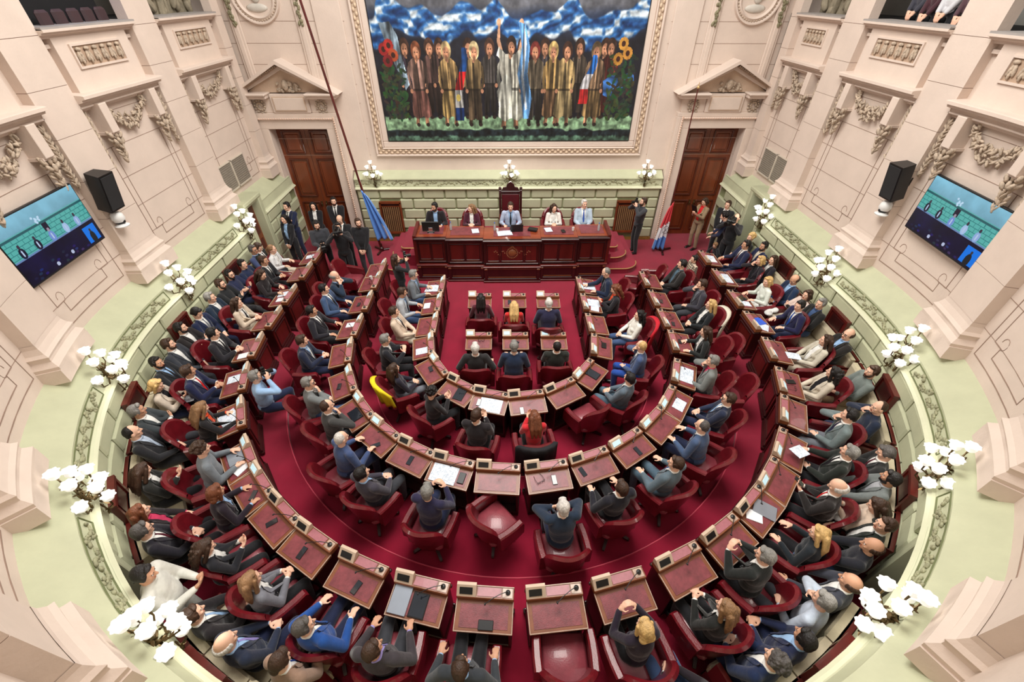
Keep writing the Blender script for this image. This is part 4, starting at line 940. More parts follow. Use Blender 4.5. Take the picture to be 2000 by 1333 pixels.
H_HEAD = ((.13, -.0, 1.33), (1, .6, .2), (-.8, -.1, .35), (-.2, 0, -1)); H_REST = ((.29, .14, .69), (.5, -1, -.2), (0, 1, -.1), (0, 0, -1)); H_CAM = ((.10, .22, 1.14), (.8, .3, -.7), (-.3, .1, .9), (-.8, -.3, 0)); H_TENT = ((.10, .36, .90), (.6, .0, -1), (-.6, .2, .75), (-.9, 0, 0)); H_FWD = ((.13, .50, .79), (.6, -.3, -1), (-.1, 1, 0), (0, 0, -1)); H_KNEE = ((.13, .36, .64), (.8, -.5, -.1), (-.1, 1, -.3), (0, 0, -1))
POSES = dict(lap=(-8, H_LAP, mir(H_LAP), 'n', 0), desk=(8, H_DESK, mir(H_DESK), 'n', -8), clasp=(4, H_CLASP, mir(H_CLASP), 'n', -4), chin=(3, H_CHIN, mir(H_LAP), 'n', -4), face=(6, H_FACE, mir(H_FACE), 'n', -10), cross=(-8, H_CROSS, mir(H_CROSS), 'n', 0), phone=(2, H_PHONE, mir(H_PHONE), 'n', -22),
    head=(8, H_HEAD, mir(H_HEAD), 'n', -15), rest=(-8, H_REST, mir(H_REST), 'n', 0), tent=(4, H_TENT, mir(H_TENT), 'n', -5), write=(12, H_FWD, mir(H_DESK), 'n', -22), legx=(-10, H_LAP, mir(H_KNEE), 'x', 0), armx=(-9, H_CROSS, mir(H_CROSS), 'x', 0), knee=(-4, H_KNEE, mir(H_KNEE), 'w', 0), cam=(4, H_CAM, mir(H_CAM), 'w', 0), one=(-4, H_DESK, mir(H_LAP), 'n', 0), bow=(-2, H_LAP, mir(H_LAP), 'n', -30))
S_ = lambda t, dz=.40: ((t[0][0], t[0][1], t[0][2]+dz),)+t[1:]
H_DOWN = ((.24, .02, .83), (.6, -1, 0), (0, .1, -1), (-1, 0, 0)); H_LOW = ((.07, .20, .86), (.9, -.4, 0), (-.5, .3, -.7), (0, -1, 0))
POSES['edge'] = (-7, ((.21, .25, .76), (.7, -.5, -.8), (-.2, 1, -.1), (0, 0, -1)), mir(((.21, .25, .76), (.7, -.5, -.8), (-.2, 1, -.1), (0, 0, -1))), 'n', 0)
POSES.update(sx=(-2, S_(H_CROSS), mir(S_(H_CROSS)), 's', 0), sdown=(0, H_DOWN, mir(H_DOWN), 's', 0), slow=(-1, H_LOW, mir(H_LOW), 's', 0), scam=(-4, S_(H_CAM, .38), mir(S_(H_CAM, .38)), 's', 4), stab=(-2, S_(H_PHONE, .40), mir(S_(H_PHONE, .40)), 's', -20), srig=(2, S_(H_PHONE, .30), mir(S_(H_PHONE, .30)), 's', -15), sbend=(34, ((.15, .50, .95), (1, -.3, -.3), (0, 1, -.4), (0, 0, -1)), mir(((.15, .50, .95), (1, -.3, -.3), (0, 1, -.4), (0, 0, -1))), 's', -20))
HANDF = [(-1.5, .070, .0), (-.5, .082, .004), (.5, .078, .003), (1.5, .060, -.004)]
class Fig: pass
def skeleton(pose, sex):
    lean, Rh, Lh, legs, hp = POSES[pose]; g = Fig(); st = legs == 's'; fm = sex == 'f'
    g.P = Vector((0, 0, .95 if st else .545)); a = rad(lean); g.U = Vector((0, sin(a), cos(a))); g.F = Vector((0, cos(a), -sin(a))); g.X = Vector((1, 0, 0))
    g.N = g.P+g.U*(.50 if fm else .53); sw = .155 if fm else .182; g.sw = sw
    h2 = rad(lean*.4); g.H = g.N+Vector((0, sin(h2)*.13+.02, cos(h2)*.145)); g.hp = hp; g.st = st; g.fm = fm
    g.arms = []
    for sg, h in ((1, Rh), (-1, Lh)):
        sh = g.N+g.X*sg*sw-g.U*.055; el, wr = ik(sh, h[0], .29, .26, h[1]); g.arms.append((sg, sh, el, wr, Vector(h[2]).normalized(), Vector(h[3])))
    g.legs = []
    for sg in (1, -1):
        if st: hip, kn, an = (.095*sg, 0, .90), (.105*sg, .035, .50), (.115*sg, -.02, .085)
        elif legs == 'x': hip, kn, an = ((.10, .02, .53), (.04, .44, .62), (-.20, .50, .30)) if sg > 0 else ((-.10, .02, .53), (-.10, .44, .50), (-.06, .40, .09))
        elif legs == 'w': hip, kn, an = (.10*sg, .02, .53), (.20*sg, .42, .51), (.17*sg, .38, .09)
        else: hip, kn, an = (.10*sg, .02, .53), (.115*sg, .43, .51), (.115*sg, .40, .09)
        g.legs.append((sg, Vector(hip), Vector(kn), Vector(an)))
    return g
def headmat(g, hy): return Matrix.Translation(g.H) @ Matrix.Rotation(rad(hy), 4, 'Z') @ Matrix.Rotation(rad(g.hp), 4, 'X')
def body_mb(g, hy):
    b = MB(); f = .92 if g.fm else 1.; N, U, F, X, P = g.N, g.U, g.F, g.X, g.P
    T = Matrix((X, F, U)).transposed()
    b.ell(N-U*.17+F*.0, (.145*f, .095, .17), T, 14, 10); b.ell(P+U*.16, (.13*f, .10, .16), T, 14, 10); b.ell(P, (.15, .115, .11), T, 14, 10)
    b.cap(N-U*.075-X*g.sw*.75, N-U*.075+X*g.sw*.75, .045)
    if g.fm: [b.ell(N-U*.21+F*.075+X*s*.065, .055, None, 10, 8) for s in (-1, 1)]
    for sg, sh, el, wr, d, nrm in g.arms:
        b.cap(sh-X*sg*.02-U*.02, el, .036*f, .033*f); b.cap(el, wr, .034*f, .025*f)
        side = d.cross(nrm).normalized(); n2 = side.cross(d).normalized()
        if n2.dot(nrm) < 0: n2 = -n2
        M = Matrix((side, d, n2)).transposed(); c = wr+d*.05; b.ell(c, (.039, .054, .017), M, 12, 8); b.cap(wr-d*.01, wr+d*.03, .024, .026)
        tb = 1 if side.dot(X*-sg) > 0 else -1
        if abs(side.x) < .3: tb = 1 if side.z > 0 else -1
        for k, ln, dz in HANDF:
            base = wr+d*(.088+dz)+side*k*.0205; c1 = (d*.86+n2*.35+side*k*.06).normalized(); c2 = (d*.5+n2*.85).normalized(); m_ = base+c1*ln*.55
            b.cap(base, m_, .0092, .0084, 8); b.cap(m_, m_+c2*ln*.45, .0084, .0072, 8)
        t0 = wr+d*.03+side*tb*.03; t1 = t0+(d*.6+side*tb*.7+n2*.2).normalized()*.042; t2 = t1+(d*.9+side*tb*.15+n2*.3).normalized()*.034
        b.cap(t0, t1, .0125, .0105, 8); b.cap(t1, t2, .0102, .0085, 8)
    for sg, hip, kn, an in g.legs: b.cap(hip, kn, .075, .052); b.cap(kn, an, .052, .034)
    Hm = headmat(g, hy); R3_ = Hm.to_3x3(); at_ = lambda x, y, z: Hm @ Vector((x, y, z))
    b.cap(N-U*.03, at_(0, -.02, -.05), .056 if not g.fm else .047, .054 if not g.fm else .046)
    b.ell(at_(0, -.008, .02), (.074, .096, .105), R3_, 18, 14); b.ell(at_(0, .022, -.055), (.056, .066, .062), R3_, 14, 10); b.ell(at_(0, .07, -.088), (.024, .02, .018), R3_, 10, 8)
    b.cap(at_(0, .088, .016), at_(0, .108, -.022), .009, .0135, 10); [b.ell(at_(s*.012, .096, -.026), .009, None, 8, 6) for s in (-1, 1)]
    b.cap(at_(-.034, .078, .032), at_(.034, .078, .032), .0125, .0125, 8); [b.ell(at_(s*.042, .058, -.014), (.022, .026, .024), R3_, 10, 8) for s in (-1, 1)]
    [b.ell(at_(s*.077, -.004, -.006), (.011, .022, .032), R3_, 10, 8) for s in (-1, 1)]
    b.cap(at_(-.016, .083, -.052), at_(.016, .083, -.052), .0085, .0085, 8)
    return b, Hm
def body_post(me, Hm):
    me.materials.clear(); [me.materials.append(q) for q in (SKIN, LIPS, EYEW, EYED)]
    bm = bmesh.new(); bm.from_mesh(me); inv = Hm.inverted()
    for f in bm.faces:
        c = inv @ f.calc_center_median(); f.smooth = True; f.material_index = 1 if (c.y > .078 and abs(c.x) < .024 and -.062 < c.z < -.044) else 0
    b = MB(); R3_ = Hm.to_3x3()
    for s in (-1, 1):
        b.ell(Hm @ Vector((s*.031, .0795, .012)), (.013, .009, .0075), R3_, 8, 6, 2); b.ell(Hm @ Vector((s*.031, .086, .012)), (.0062, .004, .006), R3_, 8, 6, 3)
        b.cap(Hm @ Vector((s*.017, .089, .030)), Hm @ Vector((s*.047, .078, .031)), .0048, .0035, 6, 3)
    vs = [bm.verts.new(q) for q in b.v]
    for f, mi in zip(b.f, b.m):
        nf = bm.faces.new([vs[i] for i in f]); nf.material_index = mi; nf.smooth = True
    bm.to_mesh(me); bm.free()
def torso_mb(b, g, k, top, sleeves=True, hem=0.):
    f = .93 if g.fm else 1.07; N, U, F, X, P = g.N, g.U, g.F, g.X, g.P; T = Matrix((X, F, U)).transposed()
    b.ell(N-U*.19-F*.005, ((.172*f)*k, .126*k, .20), T, 18, 12); b.ell(P+U*.17+F*.012, (.156*f*k, .142*k, .19), T, 18, 12); b.ell(P+U*.0, (.17*k, .138*k, .10), T, 16, 10)
    b.ell(N-U*.29+F*.005, (.158*f*k, .130*k, .20), T, 18, 12); b.cap(N-U*.06-X*g.sw*.86, N-U*.06+X*g.sw*.86, .062*k, None, 14); b.cap(N-U*.04-X*.06, N-U*.04+X*.06, .062*k)
    if g.fm: [b.ell(N-U*.215+F*.078+X*s*.068, .062*k, None, 10, 8) for s in (-1, 1)]
    if sleeves:
        for sg, sh, el, wr, d, nrm in g.arms: b.cap(sh, el, .064*f*k, .052*f*k, 14); b.cap(el, el+(wr-el)*.93, .053*f*k, .039*k, 14)
def legs_mb(b, g, k=1.):
    b.ell(g.P+Vector((0, .0, -.0)), (.172, .135, .105), None, 16, 10)
    for sg, hip, kn, an in g.legs: b.cap(hip, kn, .092*k, .070*k, 14); b.cap(kn, an+(an-kn)*.02, .068*k, .052*k, 14)
JOBS = []; CACHE = {}
def job(key, mb, voxel, it, post=None):
    me = bpy.data.meshes.new('m'); me.from_pydata(mb.v, [], mb.f); o = bpy.data.objects.new('tmp', me); COL.objects.link(o)
    r = o.modifiers.new('r', 'REMESH'); r.mode = 'VOXEL'; r.voxel_size = voxel; r.use_smooth_shade = True
    if it: s = o.modifiers.new('s', 'SMOOTH'); s.factor = .5; s.iterations = it
    JOBS.append((key, o, post))
def flush():
    if not JOBS: return
    dg = bpy.context.evaluated_depsgraph_get(); dg.update()
    for key, o, post in JOBS:
        me = bpy.data.meshes.new_from_object(o.evaluated_get(dg)); me.name = key[0]
        CACHE[key] = me
    for key, o, post in JOBS:
        if post: post(CACHE[key])
        src = o.data; bpy.data.objects.remove(o); bpy.data.meshes.remove(src)
    JOBS.clear()
def setmat(m):
    def f(me): me.materials.clear(); me.materials.append(m); me.polygons.foreach_set('use_smooth', [True]*len(me.polygons))
    return f
def cut_v(g, depth, w0, w1, m):
    def f(me):
        me.materials.clear(); me.materials.append(m); bm = bmesh.new(); bm.from_mesh(me); N, U, F, X = g.N, g.U, g.F, g.X
        tl = lambda q: ((q-N).dot(X), (q-N).dot(F), (q-N).dot(U))
        for s in (-1, 1):
            a = N+X*s*w0+U*.02; c = N+X*s*w1-U*depth; nrm = (a-c).cross(F).normalized()
            gm = [v for v in bm.verts if tl(v.co)[1] > .0 and -depth-.06 < tl(v.co)[2] and abs(tl(v.co)[0]) < w0+.08]; gs = set(gm)
            geom = gm+[e for e in bm.edges if e.verts[0] in gs and e.verts[1] in gs]+[q for q in bm.faces if all(v in gs for v in q.verts)]
            bmesh.ops.bisect_plane(bm, geom=geom, plane_co=a, plane_no=nrm, dist=1e-5)
        dead = []
        for q in bm.faces:
            x, y, z = tl(q.calc_center_median()); t = (z+depth)/(depth+.02); hw = w1+(w0-w1)*t
            if (y > 0 and z > -depth and abs(x) < hw-.0004) or (z > .008 and abs(x) < .055): dead.append(q)
        bmesh.ops.delete(bm, geom=dead, context='FACES')
        # lapels laid along the opening
        bt = BVHTree.FromBMesh(bm); n = 9
        for s in (-1, 1):
            rows = []
            for i in range(n):
                t = i/(n-1); z = .015-(depth+.015)*t; hw = w0+(w1-w0)*t+.002; lw = .05*sin(pi*min(1, t*.9+.28))+.006; row = []
                for e, lift in ((-.004, .009), (lw*.55, .013), (lw, .008)):
                    o_ = N+X*s*(hw+e)+U*z+F*.4; h = bt.ray_cast(o_, -F, .5); p = h[0] if h[0] else N+X*s*(hw+e)+U*z+F*.05
                    row.append(bm.verts.new(p+F*lift))
                rows.append(row)
            for i in range(n-1):
                for j in range(2): bm.faces.new([rows[i][j], rows[i][j+1], rows[i+1][j+1], rows[i+1][j]])
        bmesh.ops.recalc_face_normals(bm, faces=bm.faces)
        for q in bm.faces: q.smooth = True
        bm.to_mesh(me); bm.free()
    return f
def mesh_of(key, mb, mats, smooth=True):
    o = mb.build(key[0], mats, smooth=smooth, link=False); me = o.data; bpy.data.objects.remove(o); CACHE[key] = me
def tie_mesh(key, g, shirt, kind):
    bt = BVHTree.FromPolygons([v.co for v in shirt.vertices], [tuple(p.vertices) for p in shirt.polygons]); N, U, F, X = g.N, g.U, g.F, g.X; b = MB(); rows = []
    ws = [(.0, .014), (-.025, .018), (-.04, .012), (-.12, .020), (-.24, .029), (-.34, .033)] if kind == 'tie' else [(.0, .05), (-.04, .06), (-.10, .045), (-.2, .03), (-.24, .015)]
    for z, w_ in ws:
        r = []
        for s in (-1, 0, 1):
            h = bt.ray_cast(N+X*s*w_+U*z+F*.4, -F, .5); p = h[0] if h[0] else N+X*s*w_+U*z+F*.1; r.append(p+F*(.006+.004*(s == 0)))
        rows.append(r)
    b.grid(rows); mesh_of(key, b, [TIEM])
def hair_jobs(style):
    key = ('hair', style)
    if key in CACHE or any(j[0] == key for j in JOBS): return
    b = MB(); rnd = random.Random(len(style)*7+ord(style[0]))
    cap_ = lambda k=1.: b.ell((0, -.020, .034), (.083*k, .094*k, .100*k), None, 18, 14)
    if style == 'short': cap_(); b.ell((0, .045, .10), (.055, .035, .03), None, 12, 8); [b.ell((s*.074, .0, .02), (.014, .04, .05), None, 10, 8) for s in (-1, 1)]; b.ell((0, -.075, -.02), (.06, .035, .06), None, 12, 8)
    elif style == 'crop': b.ell((0, -.022, .028), (.079, .089, .098), None, 18, 14); b.ell((0, -.07, -.02), (.055, .032, .05), None, 12, 8)
    elif style == 'bald':
        for i in range(13):
            a = rad(180+15*i-0); a = rad(-195+17.5*i); b.ell((.074*cos(a), -.02+.088*sin(a) if sin(a) < .3 else 0, .0), (.018, .022, .042), None, 10, 8)
    elif style == 'curly':
        cap_(1.02)
        for i in range(90):
            a, t = rnd.uniform(0, 2*pi), rnd.uniform(-.15, 1.4); q = Vector((.088*cos(a)*cos(t), -.022+.098*sin(a)*cos(t), .034+.105*sin(t)))
            if q.y > .045 and q.z < .08: continue
            b.ell(q, rnd.uniform(.016, .026), None, 8, 6)
    elif style in ('long', 'wave'):
        cap_(1.03); b.ell((0, .03, .105), (.06, .04, .03), None, 12, 8); [b.cap((s*.078, .015, .05), (s*.085, -.02, -.14), .022, .03, 10) for s in (-1, 1)]
        for x in (-.055, 0, .055):
            b.cap((x, -.08, .03), (x*1.25, -.115, -.16), .045, .042, 12); b.cap((x*1.25, -.115, -.16), (x*1.15, -.105, -.31), .040, .022, 12)
        if style == 'wave':
            for i in range(60): b.ell((rnd.uniform(-.1, .1), rnd.uniform(-.15, -.075), rnd.uniform(-.30, .06)), rnd.uniform(.014, .024), None, 8, 6)
    elif style == 'bob':
        cap_(1.04); b.ell((0, .04, .105), (.06, .04, .03), None, 12, 8); [b.cap((s*.078, .015, .05), (s*.080, -.0, -.09), .024, .026, 10) for s in (-1, 1)]; b.cap((-.05, -.075, -.06), (.05, -.075, -.06), .045, .045, 12); b.ell((0, -.06, -.03), (.09, .06, .09), None, 12, 8)
    elif style == 'pony': cap_(1.0); b.cap((0, -.10, .04), (0, -.15, -.04), .028, .03, 10); b.cap((0, -.15, -.04), (0, -.13, -.2), .03, .012, 10); [b.cap((s*.074, .02, .05), (s*.076, -.01, .0), .016, .014, 8) for s in (-1, 1)]
    job(key, b, .006, 2, setmat(HAIRM))
def beard_mesh():
    if ('beard',) not in CACHE:
        b = MB(); b.ell((0, .026, -.070), (.058, .064, .052), None, 16, 12); b.ell((0, .075, -.092), (.03, .022, .02), None, 10, 8); [b.cap((s*.066, .005, -.02), (s*.056, .03, -.06), .014, .018, 8) for s in (-1, 1)]
        job(('beard',), b, .006, 2, setmat(HAIRM))
def glasses_mesh():
    if ('glasses',) in CACHE: return
    b = MB()
    for s in (-1, 1): b.tube([(s*.032+.024*cos(a), .096, .010+.019*sin(a)) for a in [rad(30*i) for i in range(12)]], .0028, 5, closed=True); b.tube([(s*.056, .092, .014), (s*.078, .05, .012), (s*.082, -.01, .006)], .0026, 5)
    b.tube([(-.01, .1, .014), (.01, .1, .014)], .0026, 5); mesh_of(('glasses',), b, [BLACK])
def shoe_mesh():
    if ('shoe',) in CACHE: return
    b = MB(); b.ell((0, .075, .035), (.046, .13, .036), None, 14, 8); b.ell((0, -.005, .045), (.040, .055, .05), None, 12, 8); b.box((0, .07, .012), (.08, .25, .02), 0, None, .01); mesh_of(('shoe',), b, [SHOE])
def prep(pose, sex, hy, top, hair, tie, beard, glasses):
    if (('g', pose, sex)) not in CACHE: CACHE['g', pose, sex] = skeleton(pose, sex)
    g = CACHE['g', pose, sex]; have = set(j[0] for j in JOBS)
    k = ('body', pose, sex, hy)
    if k not in CACHE and k not in have: b, Hm = body_mb(g, hy); job(k, b, .0085, 2, lambda me, Hm=Hm: body_post(me, Hm))
    k = ('trousers', pose, sex)
    if k not in CACHE and k not in have: b = MB(); legs_mb(b, g); job(k, b, .014, 3, setmat(CLOTH))
    k = ('shirt', pose, sex)
    if k not in CACHE and k not in have and top != 'plain':
        b = MB(); torso_mb(b, g, .93, 0, False); b.tube([g.N+g.U*.012+g.F*(.006+.058*sin(a))+g.X*.062*cos(a)+g.U*.012*(-sin(a)) for a in [rad(20*i) for i in range(18)]], .013, 8, closed=True)
        for sg, sh, el, wr, d, nrm in g.arms: b.cap(el+(wr-el)*.75, wr+d*.004, .030, .031)
        job(k, b, .010, 2, setmat(SHIRT))
    k = ('jacket', pose, sex, top)
    if k not in CACHE and k not in have:
        b = MB(); torso_mb(b, g, 1.03 if top != 'plain' else .99, 0)
        if top == 'suit': job(k, b, .013, 3, cut_v(g, .35, .068, .016, CLOTH))
        elif top == 'open': job(k, b, .013, 3, cut_v(g, .46, .058, .05, CLOTH))
        else: b.tube([g.N+g.U*.004+g.F*(.004+.058*sin(a))+g.X*.062*cos(a) for a in [rad(20*i) for i in range(18)]], .014, 8, closed=True); job(k, b, .013, 3, setmat(CLOTH))
    hair_jobs(hair)
    if beard: beard_mesh()
    if glasses: glasses_mesh()
    shoe_mesh()
def newobj(name, me, parent, color=None, m=None):
    o = bpy.data.objects.new(name, me); COL.objects.link(o); o.parent = parent
    if m is not None: o.matrix_local = m
    if color: o.color = (*lin(color), 1)
    return o
def person(loc, rz, pose, sex, hy, top, jc, sc2, tc, trc, hair, hc, skin, beard, glasses, label, group=None, scale=1.):
    g = CACHE['g', pose, sex]; r = bpy.data.objects.new('person', CACHE['body', pose, sex, hy]); COL.objects.link(r); r.location = loc; r.rotation_euler = (0, 0, rz); r.color = (*lin(skin), 1); r.scale = (scale,)*3
    tag(r, label, 'person', group); Hm = headmat(g, hy)
    newobj('blouse' if top == 'plain' and sex == 'f' else ('sweater' if top == 'plain' else 'jacket'), CACHE['jacket', pose, sex, top], r, jc)
    if top != 'plain': newobj('shirt', CACHE['shirt', pose, sex], r, sc2)
    if tc:
        k = ('tie', pose, sex)
        if k not in CACHE: tie_mesh(k, g, CACHE['shirt', pose, sex], 'tie')
        newobj('tie' if sex == 'm' else 'scarf', CACHE[k], r, tc)
    newobj('trousers', CACHE['trousers', pose, sex], r, trc)
    if hair != 'none': newobj('hair', CACHE['hair', hair], r, hc, Hm)
    if beard: newobj('beard', CACHE[('beard',)], r, tuple(v*.9+8 for v in hc), Hm)
    if glasses: newobj('glasses', CACHE[('glasses',)], r, None, Hm)
    for sg, hip, kn, an in g.legs:
        d = (an-kn).normalized(); m_ = Matrix.Translation(an-Vector((0, 0, .085 if (an.z < .15) else .06)))
        if an.z > .2: m_ = Matrix.Translation(an+d*.05) @ Matrix.Rotation(rad(-25), 4, 'X')
        newobj('shoe', CACHE[('shoe',)], r, None, m_)
    return r
# ------------------------------------------------------------------ seating plan
ORD = 'first second third fourth fifth sixth seventh eighth ninth tenth eleventh twelfth thirteenth fourteenth fifteenth sixteenth seventeenth eighteenth nineteenth twentieth'.split()
LV = dict(O=L2, M=L1, I=0., C=0., B=L2, D=.5, P=0., Q=0., A=L1, G=5.15)
# id | px py | pose sex top jacket shirt tie trousers | hair colour skin | flags
TABLE = '''
OL 531 486 desk f open W W - E pony l - h0
OL 514 508 clasp m suit K W K K short b t h0
OL 510 535 write f plain K W - K long b - r-12
OL 462 591 clasp f open E W K E long b - h20
OL 415 650 clasp m suit K W K K short k - h25
OL 366 724 clasp m suit N W R N short b t h25
OL 392 797 write f open K O O K long l - h25
OL 410 868 desk m plain G G - K curly b - h10
OL 420 961 desk f open K S - K bob a t h20
OL 399 1069 phone f open K W - K wave b - h0,r-10
OL 490 1132 clasp f open G W - K long l - h0,r-8
OB 592 1223 edge m suit B W K N short s - h-25
OB 727 1269 edge m suit D V V D short b t h-30,r8
OB 899 1304 rest m open D S S K short b t h0
OB 1260 1227 tent f plain K K - K bob y - h5
OR 1458 477 one m suit N W M N short k t h0
OR 1486 508 chin f open K K - K bob y - h0
OR 1500 549 desk f plain W W - W bob y - h10
OR 1563 596 desk m suit N W B N short k - h10
OR 1614 664 lap f open E W - E long b - h-20
OR 1629 727 lap f open E K - E wave k - h-25
OR 1661 810 chin m suit G W N G short k - h-20
OR 1661 882 one m suit K W K K short g - h-10
OR 1638 950 phone m suit K W R K bald w - h-5
OR 1601 1041 desk f plain K W - K long y - h10
OR 1496 1085 tent m suit K W - K short g - h10
OR 1419 1188 clasp f open K W - K long l - h15
ML 653 538 face m suit N S N N bald g - h20
ML 632 563 edge m suit J W K N short k - h15
ML 608 606 edge m suit K W K K short k t h20
ML 589 664 clasp m suit N S W N short b - h15
ML 601 747 chin m suit G W K J short g - h-10,g
ML 638 792 chin m suit D W - D crop b - h0
ML 666 855 desk m plain J W - N crop w - h0
MB 706 924 lap m suit D S K D short k - h-20
MB 834 959 tent m plain N N - N short g - h10
MB 1100 990 face m suit N W - N short w - h0
MB 1214 952 edge m suit K W - K short b - h5
MB 1321 904 edge m suit C W B C short b - h30
MR 1372 831 desk m suit J W N N crop s - h0
MR 1424 778 lap m suit N W S N short b - h10,g
MR 1393 704 chin m suit G P K D short g - h0
MR 1379 647 desk f open K W - K long b - h-10
MR 1389 594 lap f open K W - K long y - h-10
MR 1372 554 chin m suit D G - D short b - h-20
MR 1333 515 lap m open K C - K short k - h-10
IL 807 535 desk m suit G S - J short g - h10
IL 785 570 desk m open g S K J short b t h15
IL 769 608 lap m suit E W K E short b - h10
IL 752 662 tent m suit K W - K short g - h10
IL 769 720 lap f plain K K - G long b - h10
IB 843 766 phone f plain K K - K curly k - h-20,r-12
IB 930 811 phone m suit K W - K short b - h-10
IB 1044 815 phone f plain R R - K long a - h0
IR 1230 738 lap m suit C W - C short k - h-20
IR 1253 675 chin m suit J W - B crop y - h-30
IR 1249 615 lap f plain W W - J wave k - h0
IR 1202 564 phone f open K O - K wave a - h0
IR 1184 531 write m suit N K - N crop g - h0
CF 939 583 desk f plain M M - K long k - h0
CF 1004 598 phone f plain R R - K long y - h5
CF 1072 592 desk m suit N W - D short w - h0
CB 928 680 rest m suit K W - K short w - h-5
CB 1004 676 desk m suit N W - N short g - h0
CB 1088 675 lap m suit K W - K crop k - h0
DS 848 405 desk m open K S - K short k t h-25,b
DS 920 408 clasp f open M W - K wave l - h-40
DS 997 398 desk m suit L S K J short b - h0
DS 1081 401 clasp f open W W - W long b - h20
DS 1143 402 lap m suit L W B L short w - h10
BL 494 482 bow m suit K W K K short b - h0
BL 473 487 lap m suit J S N N short s t h-10,g
BL 473 515 lap m plain N N - N short k - h-15
BL 443 535 armx m plain N N - N short k - h-10,b,g
BL 420 554 armx m plain K K - K short b - h0,b,g
BL 406 580 one m suit N W W N short g - h20
BL 378 610 bow m suit N W G N short k - h0
BL 326 641 cross m suit K W - K short k - h15,b
BL 314 673 lap m suit D W - D short b - h15,b
BL 289 710 lap m suit K S K K short k t h-10,b
BL 277 757 phone f open E K - N bob y - h0
BL 242 808 cross m suit D W - D short g t h20
BL 252 845 lap m suit K L L K crop k - h15
BL 228 940 phone f open K W - K long b - h30
BL 252 1010 lap f open K P - K long a - h10
BL 249 1052 lap m suit K W M K short s - h10,g
BL 333 1240 legx m suit K W S K short b - h0
BL 396 1304 lap m suit N S V N bald w - h0
BL 505 1352 phone m suit T W B T short b - h0
BR 1486 463 lap f plain K K - K curly y - h10
BR 1530 480 lap m suit N E - N short k t h20,b
BR 1542 507 lap f open K W - K long b - h15
BR 1568 545 bow m suit N S S N bald b t h10
BR 1610 575 cross f open E K - E bob b - h15
BR 1628 592 lap m suit K J - J short g - h10
BR 1685 654 cross m suit K S S K bald b - h10,g
BR 1740 731 lap m plain G G - T short b - h20,b
BR 1759 806 chin m plain N J - N crop b - h10
BR 1773 899 phone m suit K W M K short s - h0
BR 1787 954 knee m suit G g - G short k t h-10,b
BR 1784 1024 phone f plain E E - E long b - h0
BR 1790 1059 lap m open K W - K short b - h25
BR 1721 1076 knee m plain K K - J bald b t h20
BR 1680 1150 knee m suit D W - D bald b t h0
BR 1642 1202 chin m plain L S - D short g - h0
BR 1605 1283 lap m suit N S - N short k t h-10
BR 1524 1300 lap m suit N W - N curly s - h0
BR 1382 1370 lap m suit K W - J short k - h0
'''
rows = [l.split() for l in TABLE.strip().splitlines()]
PRESS = '''
P 549 402 sx m suit N W K N short k - 160 0
P 555 427 slow f open K S - K long k - 165 0
P 611 402 slow f open K W - K long k - 185 15
P 651 392 slow m suit K W K K short k - 185 15,b
P 618 438 srig m plain D D - K short k - 205 0,b
P 663 428 stab m suit K W K K bald b - 180 0
P 660 443 scam m plain K K - K short k - 190 0
P 699 434 slow m plain K K - D short b - 180 30,b
P 1257 393 scam m plain D D - K short b - 100 0,b
P 1377 393 stab f open T R - T bob b - 120 0
P 1440 399 slow m suit K W - K short b - 130 0
P 1439 425 scam m plain K K - K crop b - 130 0,g
P 1467 421 sbend m plain N S - N curly k - 60 0
P 772 501 scam f plain K K - K long b - 290 0
A 1356 505 sdown m plain T T - J short k - 95 0
P 1397 479 sbend f plain K K - K curly l - 110 0
A 498 734 cam m plain S S - N short g - 300 0,g
B 259 1136 srig m plain A A - A short k t 290 0
'''
prs = [l.split() for l in PRESS.strip().splitlines()]
CN = dict(K='black', N='navy', B='bright blue', G='grey', g='light grey', D='charcoal', W='white', E='cream', R='red', M='maroon', T='tan', S='light blue', O='orange', Y='yellow', V='lavender', P='pink', C='teal grey', X='brown', J='slate blue', L='pale blue', A='pale grey')
PN = dict(lap='hands in lap', desk='hands on desk', clasp='hands clasped', chin='hand at chin', face='hands at mouth', cross='arms crossed', phone='holding something up', head='hands at head', rest='arms on armrests', tent='fingers joined', write='writing', legx='legs crossed', armx='arms crossed', knee='hands on knees', cam='raising a camera', one='one hand forward', edge='hands at desk edge', bow='looking down',
          sx='standing, arms crossed', sdown='standing', slow='standing, hands joined', scam='standing, camera raised', stab='standing, reading', srig='standing, holding video rig', sbend='bending forward')
GP = dict(OL='from the dais, left outer desks', OB='from left, outer desks nearest camera', OR='from the dais, right outer desks', ML='from the dais, left middle desks', MB='from left, near middle desks', MR='from the camera, right middle desks', IL='from the dais, left inner desks', IB='from left, near inner desks', IR='from the camera, right inner desks', CF='from left, front centre row', CB='from left, rear centre row', DS='from left behind presiding desk', BL='from the dais, left wall settees', BR='from the dais, right wall settees')
def wear(top, sex, J, S2, Tc):
    g_ = 'sweater' if top == 'plain' and sex == 'm' else ('top' if top == 'plain' else ('suit' if top == 'suit' else 'blazer'))
    base = '%s %s' % (CN[J], g_)
    return [base+(' with %s %s' % (CN[Tc], 'tie' if sex == 'm' else 'scarf') if Tc != '-' else ('' if top == 'plain' else ' over %s' % CN[S2])), base]
def lab(parts_list):
    for p in parts_list:
        if len(p.split()) <= 16: return p
    return parts_list[-1]
def base_rz(kind, x, y):
    if kind[0] in 'C': return 0.
    if kind == 'DS': return pi
    if y < CY0: return math.atan2(x, CY0-y)
    return rad(90 if x > 0 else -90)
SKN = {'-': (232, 186, 160), 't': (200, 152, 124)}
